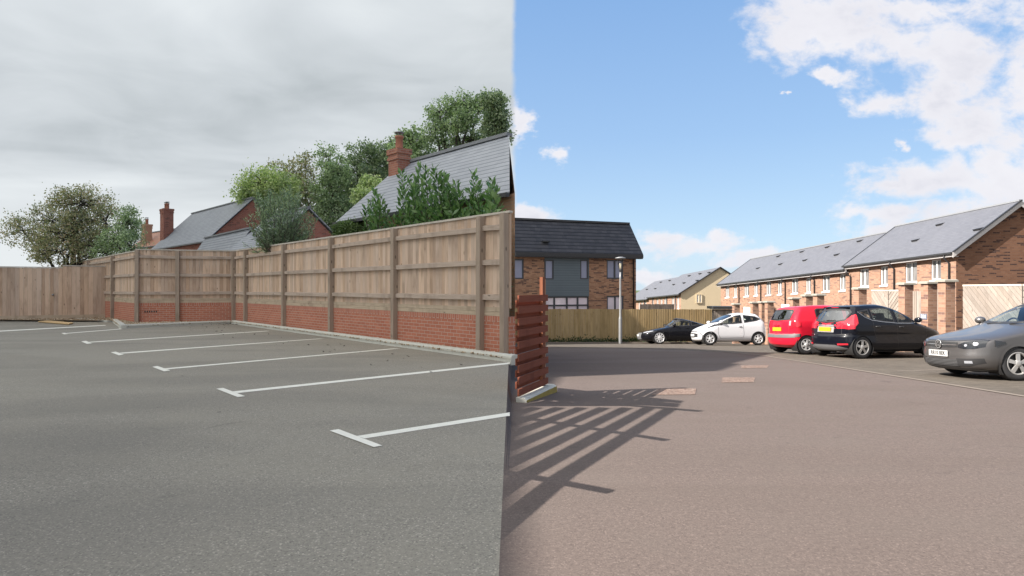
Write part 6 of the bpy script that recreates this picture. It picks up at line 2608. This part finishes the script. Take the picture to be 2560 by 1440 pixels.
# ---- grey hatchback facing the road on the far right
car = Car(3.97,
          [(.20, .14), (.30, .03), (.45, .0), (.60, .02), (.80, .06), (.98, .10), (1.10, .22), (1.30, .40), (1.38, .5), (1.43, .75), (1.455, 1.1), (1.462, 1.5)],
          [(.15, 3.80), (.19, 3.92), (.27, 3.965), (.40, 3.97), (.50, 3.957), (.605, 3.945), (.67, 3.92), (.72, 3.83), (.80, 3.56), (.875, 3.24), (.955, 2.94), (1.0, 2.82), (1.12, 2.58), (1.26, 2.32), (1.36, 2.10), (1.42, 1.92), (1.455, 1.72), (1.462, 1.55)],
          [(.15, .70), (.22, .79), (.38, .835), (.60, .84), (.74, .84), (.86, .83), (.95, .805), (1.1, .74), (1.28, .66), (1.38, .59), (1.43, .50), (1.455, .38), (1.462, .22)],
          [(.20, .4), (.9, .3), (1.462, .3)], [(.15, .56), (.40, .50), (.58, .48), (.70, .50), (.84, .62), (1.0, .45), (1.462, .4)], .15)
place_car(car, 'parked_car', 'grey metallic hatchback facing the road with a white front plate, nearest car on the right', GROUP, 7.94, 12.0, R(180), (car.L / 2, 0.0))
pt = carpaint('grey_metallic_paint', (0.145, 0.140, 0.142), 0.7, 0.32)
w_f = ([(1.86, .965), (2.74, .985)], [(1.86, 1.36), (2.04, 1.335), (2.74, .995)])
w_r = ([(.95, .99), (1.76, .965)], [(.95, 1.30), (1.3, 1.36), (1.76, 1.365)])
ws = ([(-.68, 1.03), (-.3, .99), (0, .985), (.3, .99), (.68, 1.03)], [(-.68, 1.26), (-.56, 1.34), (0, 1.375), (.56, 1.34), (.68, 1.26)])
rw = ([(-.58, 1.03), (.58, 1.03)], [(-.58, 1.30), (.58, 1.30)])
wheels = (.66, 3.13)
ra = (.345, .30)
car.body(pt, [a + b[::-1] for a, b in (w_f, w_r)], [ws[0] + ws[1][::-1]], [rw[0] + rw[1][::-1]], wheels, ra)
car.arches(wheels, ra, pt)
for s in (1, -1):
    for x in wheels:
        car.wheel(x, s, .30, .20, alloy_m, 5, 2)
for lo, hi in (w_f, w_r):
    car.window(lo, hi)
car.screen(*ws, True, 'windscreen', mat=car_glass)
car.screen(*rw, False, 'rear_window')
car.inside(.4, 2.85, .95, (1.05, 1.98), -1, 2.45, 1.23)
car.seam([(1.80, 1.36), (1.81, .97), (1.84, .3)])
car.seam([(2.86, .93), (2.84, .6), (2.80, .3)])
car.handle(1.96, .87, pt)
car.handle(1.06, .88, pt)
car.mirror(2.56, 1.0, pt)
mf = car.map_end(True, 0.008)
gr_o = car.patch('grille', black_pl, mf, [(-.42, .568), (0, .552), (.42, .568)], [(-.42, .655), (0, .662), (.42, .655)], nz=3)
mf2 = car.map_end(True, 0.014)
car.band('grille_bar', chrome_m, mf2, [(-.42, .610), (.42, .610)], 0.010, gr_o, closed=False)
mb = MB()
c_ = car.P(car.end(0, .61, True) + 0.016, 0, .612)
mb.lathe([(0.0, 0.010), (0.072, 0.010), (0.072, 0.004), (0.060, 0.0)], 28, c_, 'X')
eb = mb.build('badge', wheel_dark, car.root, local=True)
mb = MB()
mb.lathe([(0.068, 0.004), (0.078, 0.008), (0.084, 0.016), (0.078, 0.020), (0.068, 0.015)], 32, c_, 'X')
for (y0, z0, y1, z1) in ((-.027, .066, 0, .008), (.027, .066, 0, .008), (-.064, .026, -.034, -.060), (-.034, -.060, 0, -.006), (0, -.006, .034, -.060), (.034, -.060, .064, .026)):
    mb.beam(c_ + Vector((.014, y0, z0)), c_ + Vector((.014, y1, z1)), 0.012, 0.016, up=Vector((1, 0, 0)))
mb.build('badge_letters', chrome_m, eb, local=True)
for s in (1, -1):
    def S(pts):
        return pts if s > 0 else [(-a, b) for a, b in pts[::-1]]
    hl = car.patch('headlight', smoke_lamp, car.map_end(True, 0.010), S([(.44, .565), (.55, .542), (.70, .548), (.80, .585)]), S([(.44, .61), (.55, .665), (.70, .695), (.80, .705)]), nx=18)
    for (yy, zz, rr) in ((.58, .605, .024), (.71, .63, .031)):
        ap = [(yy + rr * math.cos(2 * math.pi * k / 16), zz + rr * math.sin(2 * math.pi * k / 16)) for k in range(16)]
        ap = [(a * s, b) for a, b in ap]
        m_ = car.map_end(True, 0.016)
        pts = [m_(a, b) for a, b in ap]
        cc = m_(yy * s, zz)
        MB().add(pts + [cc], [(k, (k + 1) % 16, 16) for k in range(16)], True).build('reflector_bowl', clear_lamp, hl, local=True)
    car.patch('headlight', smoke_lamp, car.map_side(s, 0.010), [(3.36, .645), (3.54, .585)], [(3.36, .675), (3.54, .705)], nx=6)
    fg = car.patch('fog_lamp_panel', black_pl, car.map_end(True, 0.008), S([(.42, .225), (.60, .235), (.79, .30)]), S([(.42, .365), (.60, .37), (.79, .385)]), nx=12)
    car.patch('fog_lamp', clear_lamp, car.map_end(True, 0.014), S([(.56, .285), (.67, .29)]), S([(.56, .33), (.67, .335)]), fg, nx=6, nz=2)
lg = car.patch('lower_grille', wheel_dark, mf, [(-.46, .215), (0, .205), (.46, .215)], [(-.46, .345), (0, .35), (.46, .345)], nz=4)
for z in (.235, .26, .285, .31, .332):
    car.band('grille_bar', grey_trim, mf2, [(-.44, z), (-.2, z - .004), (.2, z - .004), (.44, z)], 0.008, lg, closed=False)
car.patch('splitter', grey_trim, car.map_end(True, 0.02), [(-.70, .155), (0, .152), (.70, .155)], [(-.70, .185), (0, .18), (.70, .185)], nz=2)
car.plate(True, .445, plate_w, 'RR10 BEK')
car.band('bonnet_seam', black_pl, car.map_end(True, 0.004), [(-.74, .712), (-.4, .675), (0, .675), (.4, .675), (.74, .712)], 0.008, closed=False)
for y in (-.25, .3):
    MB().tube([car.P(2.86, y, 0.985), car.P(2.78, y + .3, 1.02)], [0.012, 0.008], 6).build('wiper', black_pl, car.root, local=True)

# ---- white three-door city car
q = 0.94
car = Car(3.46 * q,
          [(a, b * q) for a, b in [(.20, .16), (.30, .05), (.45, .0), (.60, .0), (.75, .02), (.95, .06), (1.05, .12), (1.2, .24), (1.32, .36), (1.385, .44), (1.40, .46), (1.43, .70), (1.455, 1.05), (1.462, 1.3)]],
          [(a, b * q) for a, b in [(.18, 3.30), (.24, 3.42), (.36, 3.46), (.52, 3.455), (.62, 3.42), (.70, 3.34), (.77, 3.20), (.85, 3.0), (.93, 2.76), (.985, 2.60), (1.1, 2.38), (1.24, 2.10), (1.35, 1.84), (1.42, 1.62), (1.455, 1.42), (1.462, 1.34)]],
          [(.18, .66), (.26, .75), (.45, .80), (.62, .805), (.80, .80), (.95, .78), (1.05, .75), (1.2, .69), (1.34, .62), (1.42, .53), (1.452, .4), (1.462, .25)],
          [(.2, .42), (.8, .36), (1.2, .28), (1.462, .3)], [(.18, .62), (.6, .66), (.85, .62), (1.1, .42), (1.462, .4)], .18)
place_car(car, 'parked_car', 'white three-door city car with a black stripe from headlamp to door, facing left', GROUP, 8.32, 28.75, R(183), (car.L / 2, 0.80))
pt = carpaint('white_paint', (0.56, 0.56, 0.59), 0.0, 0.3, 0.03)
X = lambda pts: [(a * q, b) for a, b in pts]
w_f = (X([(1.34, .99), (1.8, .955), (2.52, .94)]), X([(1.34, 1.365), (1.60, 1.34), (2.0, 1.19), (2.52, .95)]))
w_r = (X([(.40, 1.175), (.62, 1.09), (1.24, 1.0)]), X([(.40, 1.185), (.66, 1.30), (1.24, 1.365)]))
ws = ([(-.60, 1.02), (0, 1.0), (.60, 1.02)], [(-.60, 1.28), (-.48, 1.37), (0, 1.40), (.48, 1.37), (.60, 1.28)])
rw = ([(-.55, .92), (.55, .92)], [(-.55, 1.30), (.55, 1.30)])
wheels = (.56 * q, 2.90 * q)
ra = (.325, .29)
car.body(pt, [a + b[::-1] for a, b in (w_f, w_r)], [ws[0] + ws[1][::-1]], [rw[0] + rw[1][::-1]], wheels, ra)
car.arches(wheels, ra, black_pl, 0.03)
for s in (1, -1):
    for x in wheels:
        car.wheel(x, s, .285, .19, silver_rim, 6, 0)
for lo, hi in (w_f, w_r):
    car.window(lo, hi)
car.screen(*ws, True, 'windscreen')
car.screen(*rw, False, 'rear_window')
car.inside(.4, 2.6, .93, (.75, 1.55), -1, 2.15, 1.25)
car.seam(X([(1.28, 1.36), (1.29, .98), (1.26, .5), (1.30, .34), (2.40, .30), (2.52, .5), (2.5, .94)]), 0.009)
car.handle(1.46 * q, .84, pt)
car.mirror(2.36 * q, .99, pt)
for s in (1, -1):
    def S(pts):
        return pts if s > 0 else [(-a, b) for a, b in pts[::-1]]
    car.patch('stripe', black_pl, car.map_side(s, 0.010), X([(2.30, .90), (2.6, .86), (2.98, .76)]), X([(2.30, .945), (2.6, .945), (2.98, .79)]), nx=14)
    car.patch('headlight', clear_lamp, car.map_side(s, 0.010), X([(2.92, .73), (3.12, .67), (3.30, .64)]), X([(2.92, .79), (3.12, .765), (3.30, .69)]), nx=12)
    car.patch('headlight', clear_lamp, car.map_end(True, 0.010), S([(.44, .60), (.72, .63)]), S([(.44, .66), (.72, .74)]), nx=8)
    car.band('bumper_line', black_pl, car.map_side(s, 0.008), X([(3.34, .55), (3.22, .36), (3.05, .22)]), 0.03, closed=False)
    car.patch('tail_lamp', red_lamp, car.map_side(s, 0.010), X([(.09, .78), (.24, .86)]), X([(.09, 1.02), (.24, 1.0)]), nx=5)
car.patch('grille', black_pl, car.map_end(True, 0.008), [(-.46, .36), (0, .34), (.46, .36)], [(-.46, .52), (0, .56), (.46, .52)], nz=3)
car.patch('grille', black_pl, car.map_end(True, 0.008), [(-.40, .60), (.40, .60)], [(-.40, .635), (.40, .635)], nz=2)
car.plate(True, .45, plate_w, None, w=0.46)

# ---- black sports coupe
car = Car(4.15,
          [(.20, .16), (.30, .05), (.45, .0), (.65, .0), (.80, .05), (.86, .12), (.92, .30), (1.0, .62), (1.1, .98), (1.2, 1.34), (1.28, 1.68), (1.325, 1.95), (1.345, 2.1)],
          [(.16, 3.98), (.22, 4.10), (.35, 4.15), (.52, 4.12), (.62, 4.02), (.68, 3.86), (.75, 3.58), (.82, 3.22), (.87, 2.95), (.92, 2.80), (1.05, 2.58), (1.18, 2.36), (1.28, 2.24), (1.325, 2.22), (1.345, 2.18)],
          [(.16, .76), (.24, .85), (.45, .90), (.62, .905), (.76, .89), (.88, .85), (.95, .80), (1.1, .71), (1.24, .61), (1.31, .50), (1.345, .3)],
          [(.2, .5), (.8, .5), (1.0, .5), (1.345, .3)], [(.16, .75), (.5, .8), (.75, .8), (.95, .45), (1.345, .3)], .16)
place_car(car, 'parked_car', 'black low sports coupe with silver multi-spoke wheels behind the white car', GROUP, 6.72, 33.3, R(182), (car.L / 2, 0.90))
pt = carpaint('black_paint', (0.005, 0.005, 0.007), 0.0, 0.25)
w_f = ([(1.62, .94), (2.1, .925), (2.68, .93)], [(1.62, 1.215), (2.0, 1.235), (2.25, 1.18), (2.68, .94)])
w_r = ([(1.0, 1.0), (1.28, .965), (1.55, .945)], [(1.0, 1.01), (1.28, 1.14), (1.55, 1.205)])
ws = ([(-.62, .96), (0, .94), (.62, .96)], [(-.62, 1.10), (-.46, 1.23), (0, 1.27), (.46, 1.23), (.62, 1.10)])
wheels = (.78, 3.24)
ra = (.365, .325)
car.body(pt, [a + b[::-1] for a, b in (w_f, w_r)], [ws[0] + ws[1][::-1]], [], wheels, ra)
car.arches(wheels, ra, pt)
for s in (1, -1):
    for x in wheels:
        car.wheel(x, s, .325, .245, silver_rim, 10, 1)
for lo, hi in (w_f, w_r):
    car.window(lo, hi)
car.screen(*ws, True, 'windscreen')
car.inside(1.0, 2.85, .90, (1.7,), -1, 2.4, 1.12)
car.seam([(1.60, .93), (1.58, .5), (1.68, .28)])
car.seam([(2.74, .92), (2.76, .5), (2.70, .28)])
car.handle(1.78, .82, pt)
car.mirror(2.46, .94, pt)
for s in (1, -1):
    def S(pts):
        return pts if s > 0 else [(-a, b) for a, b in pts[::-1]]
    car.patch('headlight', clear_lamp, car.map_side(s, 0.010), [(3.55, .66), (3.8, .60), (3.95, .585)], [(3.55, .69), (3.8, .665), (3.95, .62)], nx=8)
    car.patch('headlight', clear_lamp, car.map_end(True, 0.010), S([(.50, .56), (.78, .60)]), S([(.50, .61), (.78, .655)]), nx=6)
car.patch('grille', grey_trim, car.map_end(True, 0.010), [(-.42, .25), (.42, .25)], [(-.50 + .08, .58), (.42, .58)], nz=4)
car.plate(True, .45, plate_w, None, w=0.48)
